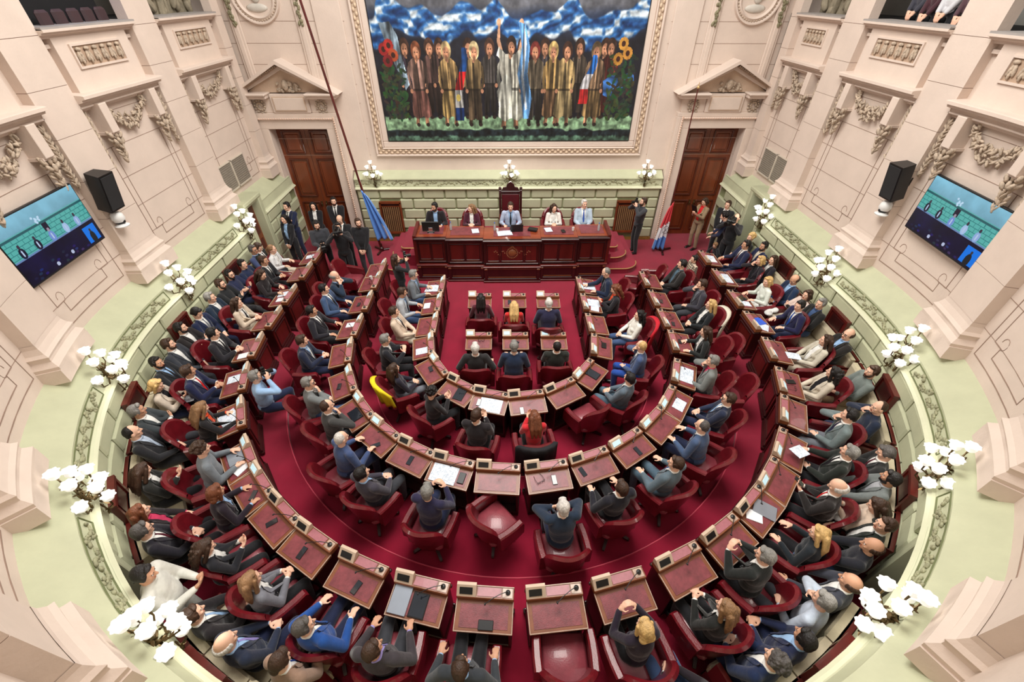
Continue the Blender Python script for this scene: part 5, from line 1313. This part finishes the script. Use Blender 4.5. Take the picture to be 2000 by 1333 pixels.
def flags(s):
    h, r, bd, gl = 0, 0, False, False
    for q in s.split(','):
        if q == 'b': bd = True
        elif q == 'g': gl = True
        elif q[0] == 'h': h = int(q[1:])
        elif q[0] == 'r': r = int(q[1:])
        elif q.lstrip('-').isdigit(): h = int(q)
    return int(round(h/15.)*15), r, bd, gl
# build every needed figure first
for r_ in rows:
    h, _, bd, gl = flags(r_[13]); prep(r_[3], r_[4], h, r_[5], r_[10], None, bd, gl)
for r_ in prs:
    h, _, bd, gl = flags(r_[14]); prep(r_[3], r_[4], h, r_[5], r_[10], None, bd, gl)
flush()
# ------------------------------------------------------------------ desks
def snap(px, py, z, R, kind):
    p = at(px, py, z)
    if kind == 'C': return p.x, p.y, 0.
    if p.y >= CY0: return math.copysign(R, p.x), p.y, base_rz('O', p.x, p.y)
    a = math.atan2(p.x, CY0-p.y); return R*sin(a), CY0-R*cos(a), a
F7 = lambda o, s: [(o[0]+x/6.667, o[1]+y/6.667) for x, y in s]
DK = dict(
 OL=[(603, 500.5), (583.5, 532), (552, 578.5), (522, 623.5), (487.5, 679), (462, 743.5), (465, 811), (477, 893), (495, 952), (531, 1017), (595.6, 1073), (692, 1132), (815, 1171), (946, 1187)],
 OR=[(1404, 503.5), (1425, 541), (1453.5, 584.5), (1486.5, 628), (1519.5, 683.5), (1542, 746.5), (1549.5, 805), (1539, 874), (1521, 937), (1485, 994), (1422, 1052), (1338.5, 1111), (1221, 1167), (1088, 1197)],
 ML=[(739, 525.5), (724, 551.5), (704.5, 591.5), (689.5, 639.5), (676, 689), (671, 748), (695.5, 804), (739, 851.7), (797, 897.5), (878, 922), (972, 932.6)],
 MR=[(1279, 546.5), (1297, 584), (1316.5, 623), (1334.5, 668), (1345, 731), (1325, 788), (1293, 829), (1237, 874.5), (1161.6, 911.5), (1072, 934)],
 IL=[(850, 560), (845.5, 594.5), (838, 635), (832, 676), (842.7, 722), (886.5, 769), (953, 790)],
 IR=[(1150, 557), (1158, 591), (1169, 632), (1178.5, 675.5), (1163, 734), (1109, 773), (1032, 794)],
 CF=[(937, 588), (1005, 588), (1071, 588)], CB=[(935, 667), (1007, 667), (1082, 667)])
DN = dict(OL='from the dais in the left outer row', OR='from the dais in the right outer row', ML='from the dais in the left middle row', MR='from the dais in the right middle row', IL='from the dais in the left inner row', IR='from the dais in the right inner row', CF='from left in the front centre row', CB='from left in the rear centre row')
DR = dict(O=5.22, M=3.46, I=1.88, C=0)
for k, L in DK.items():
    lv = LV[k[0]]
    for i, (px, py) in enumerate(L):
        x, y, rz = snap(px, py, lv+.77, DR[k[0]], k[0])
        dk_ = place_desk((k, i), x, y+(.0 if k[0] != 'C' else 0), lv, rz, 'mahogany desk with red leather top, %s %s' % (ORD[i], DN[k]), 'member desks', not (k[0] == 'O' and i > 8 or k[0] == 'M' and i > 7 or k[0] in 'IC' and i > 4))
        if k[0] == 'C': dk_.scale = (.82, .95, 1)
# ------------------------------------------------------------------ people in their seats
cnt = {}; SEATED = {}
for r_ in rows:
    kd, px, py = r_[0], float(r_[1]), float(r_[2]); h, ro, bd, gl = flags(r_[13]); i = cnt.get(kd, 0); cnt[kd] = i+1
    g = CACHE['g', r_[3], r_[4]]; lv = LV[kd[0]]; sc_f = .96 if r_[4] == 'f' else 1.
    hp_ = at(px, py, lv+(g.H.z+.02)*sc_f); rz = base_rz(kd, hp_.x, hp_.y)+rad(ro); fw = Vector((-sin(rz), cos(rz)))
    p = Vector((hp_.x, hp_.y))-fw*g.H.y*sc_f
    if kd[0] in 'OMI':
        Rm = DR[kd[0]]+.37
        if p.y < CY0:
            d = p-Vector((0, CY0)); p = Vector((0, CY0))+d*(max(d.length, Rm)/d.length)
        else: p.x = math.copysign(max(abs(p.x), Rm), p.x)
    if kd[0] == 'B':
        if p.y < CY0: d = p-Vector((0, CY0)); p = Vector((0, CY0))+d*(min(d.length, 6.24)/d.length)
        else: p.x = math.copysign(min(abs(p.x), 6.24), p.x)
    if kd == 'DS': p.y = 11.62
    w_ = wear(r_[5], r_[4], r_[6], r_[7], r_[8]); pl = '%s %s' % (ORD[i], GP[kd])
    L = lab(['person in %s, %s, %s' % (w_[0], PN[r_[3]], pl), 'person in %s, %s, %s' % (w_[1], PN[r_[3]], pl), 'person in %s, %s' % (w_[1], pl)])
    J = lambda c: CLR[c]
    jc = tuple(min(255, max(0, v+random.randint(-6, 6))) for v in J(r_[6]))
    o = person((p.x, p.y, lv), rz, r_[3], r_[4], h, r_[5], jc, J(r_[7]), J(r_[8]) if r_[8] != '-' else None, J(r_[9]), r_[10], HCL[r_[11]], SKN[r_[12]], bd, gl, L, None, sc_f)
    SEATED[kd, i] = (p, rz, lv, fw)
    if kd[0] in 'OMIC':
        back = .06 if POSES[r_[3]][0] < 5 else .12
        cp = Vector((p.x-fw.x*back, p.y-fw.y*back)); dc = cp-Vector((0, CY0))
        if kd[0] == 'O' and cp.y < CY0 and dc.length > 5.74: cp = Vector((0, CY0))+dc*(5.74/dc.length)
        if kd[0] == 'O' and cp.y >= CY0: cp.x = math.copysign(min(abs(cp.x), 5.74), cp.x)
        place_chair(cp.x, cp.y, lv, rz, lab(['burgundy leather swivel armchair under the %s seated person %s' % (ORD[i], GP[kd]), 'burgundy armchair, %s seated person %s' % (ORD[i], GP[kd])]))
    elif kd == 'DS' and i != 2:
        place_chair(p.x, p.y+.06, lv, rz, 'dark leather armchair behind the presiding desk, %s from left' % ORD[i], 'burgundy swivel armchairs')
# empty chairs
for px, py, lv, z, rz, t in ((684, 543, L1, .5, -95, 'empty burgundy armchair at the front left of the middle row, beside the cameramen'), (965, 1022, L1, .45, -50, 'empty burgundy armchair turned sideways at the near middle desks'), (1147, 815, 0, .45, 30, 'empty burgundy armchair at the near inner desks, right of centre'),
        (1102, 1290, L2, .45, 0, 'empty burgundy armchair at the near outer desks, bottom of the hall'), (1436, 745, L1, .85, 75, 'empty burgundy armchair with its back to the right aisle, lower of two'), (1414, 668, L1, .85, 88, 'empty burgundy armchair with its back to the right aisle, upper of two'),
        (1522, 572, L2, .85, 80, 'empty burgundy armchair behind the person in white, right outer row'), (1236, 548, 0, .7, 65, 'burgundy chair seen from behind between the right inner and middle desks'), (1273, 530, 0, .8, 75, 'burgundy chair at the very front of the right middle desks')):
    q = at(px, py, lv+z); place_chair(q.x, q.y, lv, rad(rz), t)
# press and staff on their feet
PLN = ['beside the small left dado door', 'in front of the crossed-arms person', 'in the left doorway', 'right side of the left doorway', 'leftmost of the camera crew', 'behind the cameraman', 'in the camera crew', 'beside the blue flag', 'right of the dais by the grille', 'in front of the right double door', 'rear of the right camera crew', 'middle of the right camera crew', 'rightmost of the camera crew', 'beside the left dais steps', 'in the right aisle near the front desks', 'crouching at the front right desks', 'seated on the left aisle step', 'walking by the lower left doorway']
for i, r_ in enumerate(prs):
    px, py = float(r_[1]), float(r_[2]); h, ro, bd, gl = flags(r_[14]); g = CACHE['g', r_[3], r_[4]]; lv = LV[r_[0]] if i != 16 else .12; sc_f = .95 if r_[4] == 'f' else 1.
    if i == 15: sc_f = .62; lv = 0
    if i == 14: sc_f = .80; lv = 0
    rz = rad(float(r_[13])); fw = Vector((-sin(rz), cos(rz))); hp_ = at(px, py, lv+(g.H.z+.02)*sc_f)
    p = Vector((hp_.x, hp_.y))-fw*g.H.y*sc_f
    if i == 17: dc = p-Vector((0, CY0)); p = Vector((0, CY0))+dc*(min(dc.length, 6.40)/dc.length)
    if p.x > 4: p.x = min(p.x, 6.25)
    if p.x < -4: p.x = max(p.x, -6.3)
    if i == 13: sc_f = .92
    w_ = wear(r_[5], r_[4], r_[6], r_[7], r_[8]); L = lab(['person in %s, %s, %s' % (w_[0], PN[r_[3]], PLN[i]), 'person in %s, %s, %s' % (w_[1], PN[r_[3]], PLN[i]), 'person in %s, %s' % (w_[1], PLN[i])])
    o = person((p.x, p.y, lv), rz, r_[3], r_[4], h, r_[5], CLR[r_[6]], CLR[r_[7]], CLR[r_[8]] if r_[8] != '-' else None, CLR[r_[9]], r_[10], HCL[r_[11]], SKN[r_[12]], bd, gl, L, None, sc_f)
    SEATED['P', i] = (p, rz, lv, fw)
    if i == 14:
        jk = [c for c in o.children if c.name.startswith('sweater')][0]; jk.data = jk.data.copy(); jk.data.materials.clear(); jk.data.materials.append(None)
        M = bpy.data.materials.new('plaid_shirt'); M.use_nodes = True; n = M.node_tree.nodes; Lk = M.node_tree.links; bs = n['Principled BSDF']; bs.inputs['Roughness'].default_value = .8
        tc = n.new('ShaderNodeTexCoord'); mx = n.new('ShaderNodeMix'); mx.data_type = 'RGBA'; ad = n.new('ShaderNodeMath'); ad.operation = 'MAXIMUM'
        for k, (ax, an_) in enumerate((('X', .0), ('Z', 0))):
            wv_ = n.new('ShaderNodeTexWave'); wv_.bands_direction = ax; wv_.inputs['Scale'].default_value = 5; Lk.new(tc.outputs['Object'], wv_.inputs[0]); rmp = n.new('ShaderNodeMath'); rmp.operation = 'GREATER_THAN'; rmp.inputs[1].default_value = .72; Lk.new(wv_.outputs['Fac'], rmp.inputs[0]); Lk.new(rmp.outputs[0], ad.inputs[k])
        Lk.new(ad.outputs[0], mx.inputs[0]); mx.inputs[6].default_value = (.03, .028, .03, 1); mx.inputs[7].default_value = (*lin((200, 184, 160)), 1); Lk.new(mx.outputs[2], bs.inputs['Base Color']); jk.data.materials[0] = M
# ------------------------------------------------------------------ things on the desks
PRT = bpy.data.materials.new('printed_paper'); PRT.use_nodes = True
def _prt():
    n = PRT.node_tree.nodes; L = PRT.node_tree.links; bs = n['Principled BSDF']; bs.inputs['Roughness'].default_value = .7
    tc = n.new('ShaderNodeTexCoord'); wv_ = n.new('ShaderNodeTexWave'); wv_.bands_direction = 'Y'; wv_.inputs['Scale'].default_value = 18; wv_.inputs['Distortion'].default_value = 1.5; L.new(tc.outputs['Object'], wv_.inputs[0])
    nz = n.new('ShaderNodeTexNoise'); nz.inputs['Scale'].default_value = 26; L.new(tc.outputs['Object'], nz.inputs[0]); mu = n.new('ShaderNodeMath'); mu.operation = 'MULTIPLY'; L.new(wv_.outputs['Fac'], mu.inputs[0]); L.new(nz.outputs[0], mu.inputs[1])
    gt = n.new('ShaderNodeMapRange'); gt.inputs[1].default_value = .42; gt.inputs[2].default_value = .55; L.new(mu.outputs[0], gt.inputs[0]); mx = n.new('ShaderNodeMix'); mx.data_type = 'RGBA'; L.new(gt.outputs[0], mx.inputs[0])
    mx.inputs[6].default_value = (*lin((222, 232, 242)), 1); mx.inputs[7].default_value = (*lin((120, 140, 168)), 1); L.new(mx.outputs[2], bs.inputs['Base Color'])
_prt()
def item_mesh(kind):
    b = MB(); m = None
    if kind == 'paper': b.box((0, 0, .002), (.19, .26, .004)); m = PRT; parts = []
    elif kind == 'notepad': b.box((0, 0, .006), (.15, .21, .012)); m = PAPER
    elif kind == 'booklet': b.add([(-.20, -.14, .004), (0, -.14, .010), (.20, -.14, .004), (-.20, .14, .004), (0, .14, .010), (.20, .14, .004)], [(0, 1, 4, 3), (1, 2, 5, 4)]); b.box((0, 0, .002), (.40, .28, .003)); m = PRT
    elif kind == 'phone': b.box((0, 0, .006), (.072, .15, .010), 0, None, .003); m = BLACK
    elif kind == 'wallet': b.box((0, 0, .010), (.10, .17, .018), 0, None, .005); m = BLACK
    elif kind == 'tablet': b.box((0, 0, .006), (.19, .26, .010), 0, None, .003); m = DARKM
    elif kind == 'laptop': b.box((0, 0, .010), (.22, .30, .018), 0, None, .004); m = mat('laptop_grey', (150, 158, 170), .35, metal=.5, var=.05)
    elif kind == 'folder': b.box((0, 0, .008), (.23, .31, .014), 0, None, .002); m = mat('blue_folder', (40, 90, 210), .5)
    elif kind == 'eyeglasses':
        for s in (-1, 1): b.tube([(s*.035+.026*cos(rad(30*i)), .0, .024+.02*sin(rad(30*i))) for i in range(12)], .003, 5, closed=True); b.tube([(s*.06, 0, .03), (s*.062, .07, .02), (s*.05, .13, .006)], .003, 5)
        b.tube([(-.01, 0, .028), (.01, 0, .028)], .003, 5); m = BLACK
    elif kind == 'cup': b.lathe([(.028, .0), (.036, .09), (.033, .09), (.026, .01)], 16); m = WHITE
    elif kind == 'bottle': b.lathe([(.030, 0), (.032, .02), (.032, .13), (.014, .17), (.012, .20), (.0, .205)], 16); m = mat('clear_plastic', (216, 226, 230), .1, trans=.6)
    return b, m
IPR = {}
def place_item(kind, loc, rz, label, rx=0.):
    if kind not in IPR:
        b, m = item_mesh(kind); o = b.build(kind, m, smooth=(30 if kind in ('cup', 'bottle', 'eyeglasses') else False))
        if kind == 'phone': b2 = MB(); b2.box((0, 0, .0115), (.064, .138, .001)); b2.build('glass', mat('phone_glass', (30, 34, 42), .08, coat=1), o)
        if kind == 'tablet': b2 = MB(); b2.box((0, 0, .0115), (.165, .23, .001)); b2.build('glass', MATS['phone_glass'], o)
        if kind == 'bottle': b2 = MB(); b2.cyl((0, 0, .2), (0, 0, .22), .015); b2.build('cap', mat('blue_cap', (60, 110, 200), .4), o)
        IPR[kind] = o
    else: o = copy_tree(IPR[kind])
    o.location = loc; o.rotation_euler = (rx, 0, rz); tag(o, label, {'eyeglasses': 'glasses', 'notepad': 'notepad'}.get(kind, kind)); return o
KL = dict(paper='printed sheet', notepad='white notepad', booklet='open printed booklet', phone='black phone', wallet='dark leather case', tablet='dark tablet', laptop='closed grey laptop', folder='bright blue folder', eyeglasses='dark-rimmed glasses', cup='white cup', bottle='water bottle')
SN = dict(OL='left outer row', OR='right outer row', ML='left middle row', MR='right middle row', IL='left inner row', IR='right inner row', CF='front centre row', CB='rear centre row')
ITEMS = '''OL 0 paper -.05 .0 10;OL 2 notepad .1 .02 0;OL 2 paper -.14 -.02 8;OL 4 notepad .2 .0 5;OL 5 paper -.1 .0 0;OL 6 booklet .0 .0 20;OL 7 laptop -.12 .0 90;OL 7 notepad .16 .02 20;OL 8 phone .1 .0 40;OL 9 phone .0 -.02 -20;OL 10 phone -.02 -.04 5;OL 11 phone .06 -.06 -10;OL 12 laptop -.20 -.02 0;OL 12 folderw .03 -.03 0;OL 13 wallet .03 -.12 90
OR 0 notepad -.1 .0 5;OR 0 paper .1 .0 -5;OR 1 booklet .0 .01 0;OR 2 tablet .08 .0 30;OR 2 paper -.12 .0 0;OR 3 folder .03 .03 20;OR 3 paper -.14 -.03 60;OR 5 wallet .05 .0 20;OR 5 eyeglasses -.12 -.05 0;OR 9 notepad -.14 .03 30;OR 9 laptop .06 -.02 20
ML 1 eyeglasses .0 .02 20;ML 1 cup -.2 .02 0;ML 2 phone .02 -.02 90;ML 3 notepad -.12 .02 0;ML 5 phone .02 -.04 70;ML 6 tablet .03 .0 90;ML 7 phone .08 -.1 -30;ML 8 phone .02 -.02 5;ML 9 booklet -.08 -.03 0;ML 9 wallet .20 -.03 0;MR 1 phone -.06 .02 80;MR 2 eyeglasses .1 -.03 30;MR 2 phone -.14 .0 80;MR 3 phone .04 .03 80;MR 4 booklet .0 .0 0;MR 5 paper .02 -.04 90;MR 7 phone .04 -.06 0;MR 8 phone -.20 .0 10;MR 9 eyeglasses -.12 -.04 20;MR 9 phone .08 -.03 0
IL 0 booklet .02 -.02 80;IL 1 notepad .0 -.08 90;IL 3 paper .1 .0 0;IL 4 phone -.05 .03 80;IL 5 tablet .08 .0 10;IL 6 booklet .04 -.04 0;IL 6 phone -.18 -.02 0;IR 0 booklet .0 .0 90;IR 1 booklet .04 .02 90;IR 1 paper -.16 -.04 80;IR 3 wallet .05 -.02 90;IR 4 tablet .04 .0 0;IR 6 phone -.12 -.12 0;CF 1 phone -.12 .0 0;CB 1 phone .0 .02 60;CB 0 eyeglasses .05 .03 0'''
for it in ITEMS.replace('\n', ';').split(';'):
    k, i, kind, u, v, r_ = it.split(); i = int(i); d = DESKS[k, i]; u, v = float(u), float(v); kind = {'folderw': 'tablet'}.get(kind, kind)
    M = Matrix.Translation(d.location) @ Matrix.Rotation(d.rotation_euler.z, 4, 'Z') @ Matrix.Translation((u, v, desk_z(v)+.003)) @ Matrix.Rotation(DSL, 4, 'X') @ Matrix.Rotation(rad(float(r_)), 4, 'Z')
    o = place_item(kind, (0, 0, 0), 0, lab(['%s on the %s desk from %s, %s' % (KL[kind], ORD[i], 'the dais' if k[0] != 'C' else 'left', SN[k])]))
    o.rotation_euler = M.to_euler(); o.location = M.translation
# ------------------------------------------------------------------ on the presiding desk
Zd = 1.285
mo = empty('computer_monitor', (-2.15, 10.86, 1.272), 0, 'black computer monitor with its back to the hall on the presiding desk', 'monitor')
b = MB(); b.box((0, .03, .16), (.46, .04, .26), 0, None, .01); b.build('display_housing', BLACK, mo); b = MB(); b.box((0, -.01, .08), (.11, .02, .12), 0, None, .005); b.box((0, 0, .006), (.2, .16, .012)); b.build('stand', CHROME, mo); b = MB(); b.box((0, .052, .165), (.42, .003, .22)); b.build('screen', SCRN, mo)
lp = empty('laptop', (.18, 10.86, 1.272), rad(4), 'open black laptop in front of the presiding person', 'laptop')
b = MB(); b.box((0, .13, .01), (.34, .24, .02), 0, None, .004); b.build('keyboard_base', BLACK, lp); b = MB(); b.box((0, -.03, .12), (.34, .015, .23), 0, rotm(14), .004); b.build('lid', BLACK, lp)
place_item('wallet', (.62, 10.92, Zd), rad(70), 'thick black binder beside the laptop on the presiding desk').scale = (1.6, 1.5, 3)
for x, y, k, l in ((-.42, 10.95, 'bottle', 'water bottle left of the papers on the presiding desk'), (-.35, 10.85, 'cup', 'clear cup beside the bottle on the presiding desk'), (-.15, 10.75, 'booklet', 'white papers in front of the presiding person'), (-1.62, 11.0, 'bottle', 'water bottle beside the leftmost person on the dais'), (2.42, 10.9, 'bottle', 'water bottle at the right end of the presiding desk'), (1.72, 10.9, 'cup', 'cup left of the rightmost person on the dais'), (1.05, 10.95, 'paper', 'sheet in front of the person in white on the dais'), (-.95, 10.9, 'paper', 'sheet in front of the second person on the dais'), (1.45, 10.85, 'wallet', 'dark case right of the person in white on the dais')):
    place_item(k, (x, y, Zd), rad(10), l)
# ------------------------------------------------------------------ coats over chair backs
def coat(P, rz, lv, color, label, back=.06, low=.42, spread=1.0):
    b = MB(); rnd = random.Random(int(color[0])); rows = []
    for j in range(12):
        v = j/11; row = []
        for i in range(19):
            u = -1+2*i/18; th = u*rad(62*spread); top = .985-.20*abs(u)**3
            if v < .35: R = .255+.03*v/.35; z = top-.18*(1-v/.35)+.03; R += .02
            else: R = .345+.02*sin(i*1.9)*(v-.3)*2; z = top+.03-(v-.35)/.65*(top-low)
            row.append((R*1.04*sin(th), .06-R*cos(th)-.11*(z-.36)/.6-(.02 if v > .35 else 0), z))
        rows.append(row)
    b.grid(rows); m_ = mat('coat_cloth_%d_%d' % (color[0], color[1]), color, .85, var=.15, bump=.3, bscale=20)
    o = b.build('coat', m_, smooth=True, fix=False); s = o.modifiers.new('t', 'SOLIDIFY'); s.thickness = .018; s.offset = 0
    o.location = (P[0], P[1], lv); o.rotation_euler = (0, 0, rz); tag(o, label, 'coat'); return o
def ccoat(kd, i, color, label, **k):
    p, rz, lv, fw = SEATED[kd, i]; coat((p.x-fw.x*.08, p.y-fw.y*.08), rz, lv, color, label, **k)
ccoat('IL', 4, (228, 206, 24), 'bright yellow jacket hung over an armchair back, left inner desks', low=.5)
ccoat('IR', 2, (190, 20, 40), 'red coat hung over an armchair back, right inner desks', low=.2)
ccoat('IB', 2, (20, 20, 26), 'large black coat hung over the armchair of the person in red', low=.12, spread=1.15)
ccoat('MR', 4, (214, 208, 190), 'cream and black coat over an armchair, right middle desks', low=.35)
# ------------------------------------------------------------------ cameras in hands
def camera_at(i, up, fwd, big, label):
    p, rz, lv, fw = SEATED['P', i]; r = empty('video_camera' if big else 'photo_camera', (p.x+fw.x*fwd, p.y+fw.y*fwd, lv+up), rz, label, 'camera')
    b = MB()
    if big:
        b.box((0, 0, 0), (.13, .34, .16), 0, None, .02); b.box((0, .02, .12), (.03, .22, .02)); b.cyl((0, -.1, .08), (0, -.1, .12), .01); b.cyl((0, .12, .08), (0, .12, .12), .01); b.box((-.1, .08, .03), (.08, .10, .06), 0, None, .01); b.build('body', BLACK, r)
        b = MB(); b.cyl((0, .16, 0), (0, .30, 0), .045, .055, 16); b.build('lens', DARKM, r, smooth=40)
    else:
        b.box((0, 0, 0), (.14, .06, .10), 0, None, .01); b.box((0, 0, .06), (.05, .05, .03), 0, None, .008); b.build('body', BLACK, r); b = MB(); b.cyl((0, .03, 0), (0, .14, 0), .036, .04, 16); b.build('lens', DARKM, r, smooth=40)
        b = MB(); b.box((0, -.0, .10), (.05, .06, .05), 0, None, .01); b.build('flash', BLACK, r)
    return r
camera_at(6, 1.62, .24, True, 'black shoulder video camera of the cameraman left of the dais'); camera_at(4, 1.18, .42, True, 'black rigged video camera held low, leftmost of the crew'); camera_at(11, 1.62, .26, True, 'black shoulder video camera at the right side door')
camera_at(8, 1.64, .2, False, 'black photo camera raised by the photographer right of the dais'); camera_at(13, 1.5, .2, False, 'black photo camera raised beside the left dais steps'); camera_at(16, 1.24, .2, False, 'black photo camera of the person in pale blue in the aisle')
p, rz, lv, fw = SEATED['P', 9]; q = place_item('tablet', (p.x+fw.x*.40, p.y+fw.y*.40, 1.38), rz, 'dark clipboard held by the person in tan at the right door', rad(60))
def held(kd, i, kind, f, z, label, rx=20, rz2=0):
    p, rz, lv, fw = SEATED[kd, i]; place_item(kind, (p.x+fw.x*f, p.y+fw.y*f, lv+z), rz+rad(rz2), label, rad(rx))
held('OR', 7, 'paper', .46, .84, 'printed sheet held out by a person at the right outer desks', 10, 60); held('OR', 4, 'paper', .34, .70, 'white sheet on the lap of the person in cream, right outer desks', 5); held('OR', 8, 'phone', .40, .95, 'phone held by the person with a red tie, right outer desks', 30); held('BL', 10, 'paper', .3, .72, 'white sheet on the lap of the person in cream on the left settees', 5)
def bag(loc, rz, label, s=1.):
    b = MB(); rnd = random.Random(3)
    for i in range(16): b.ell((rnd.uniform(-.14, .14)*s, rnd.uniform(-.11, .11)*s, rnd.uniform(.03, .13)*s), (rnd.uniform(.06, .10)*s, rnd.uniform(.05, .09)*s, .05*s), rotm(0, rnd.uniform(-30, 30), rnd.uniform(0, 180)), 12, 8)
    job(('bagmesh', label), b, .012, 2, setmat(mat('white_canvas', (224, 224, 220), .8, bump=.4, bscale=25))); flush()
    o = bpy.data.objects.new('cloth_bag', CACHE['bagmesh', label]); COL.objects.link(o); o.location = loc; o.rotation_euler = (0, 0, rz); tag(o, label, 'bag')
p, rz, lv, fw = SEATED['BR', 11]; bag((p.x+fw.x*.34, p.y+fw.y*.34, lv+.60), rz, 'crumpled white cloth bag on a lap on the right settees')
p, rz, lv, fw = SEATED['OR', 2]; bag((p.x-.02, p.y-.30, lv+.52), rz, 'white jacket bundle beside the person in white, right outer desks')
# ------------------------------------------------------------------ upper galleries
for k, (s, c, hc) in enumerate(((SQ+8.55-CY0, (84, 60, 66), 'b'), (SQ+8.95-CY0, (206, 206, 210), 'l'), (SQ+9.3-CY0, (70, 40, 48), 'a'), (SQ+9.62-CY0, (60, 60, 70), 'k'), (SQ+8.2-CY0, (150, 160, 176), 'l'))):
    x, y = wp(s, -.42); prep('slow', 'm' if k % 2 else 'f', 0, 'plain', 'short' if k % 2 else 'long', None, False, False); flush()
    person((x, y, 5.18), pi/2, 'slow', 'm' if k % 2 else 'f', 0, 'plain', c, c, None, CLR['K'], 'short' if k % 2 else 'long', HCL[hc], SKN['-'], False, False, 'spectator person %s in the upper right gallery' % ('in dark rose', 'in white', 'in dark maroon', 'in charcoal', 'in pale blue')[k])
for side in (-1, 1):
    for (y0, y1, nm) in ((8.0, 9.6, 'a'), (10.9, 12.7, 'b')):
        if side > 0 and nm == 'a': continue
        s = side*(SQ+(y0+y1)/2-CY0); x, y = wp(s, -.30); r = empty('gallery_screen' if nm == 'a' else 'gallery_relief', (x, y, 5.94), side*pi/2, 'dark gallery booth with a blue lit screen, upper left' if nm == 'a' else 'carved grey figure relief in the upper %s gallery beside the front wall' % ('left' if side < 0 else 'right'), 'screen' if nm == 'a' else 'relief')
        if nm == 'a':
            b = MB(); b.box((0, 0, .9), (1.7, .06, 1.8)); b.build('booth_wall', DARK, r); b = MB(); b.box((0, .05, .62), (1.5, .03, .5), 0, None, .01); b.build('screen_panel', mat('blue_screen', (30, 50, 170), .3, emit=((40, 70, 220), .5), var=.6, scale=12), r)
            for i in range(5): b = MB(); b.box((-.6+.3*i, .22, .10), (.24, .08, .22), 0, None, .04); b.build('seat_back', mat('gallery_seat', (60, 40, 44), .6), r)
        else:
            b = MB(); rnd = random.Random(6); b.box((0, -.1, .9), (1.7, .1, 1.8))
            for i in range(60): b.ell((rnd.uniform(-.75, .75), .0, rnd.uniform(.05, 1.7)), (rnd.uniform(.04, .09), .08, rnd.uniform(.12, .3)), Matrix.Rotation(rnd.uniform(-.7, .7), 3, 'Y'), 8, 6)
            b.build('figure_relief', mat('grey_relief', (142, 132, 112), .8, var=.3, scale=8), r, smooth=40)
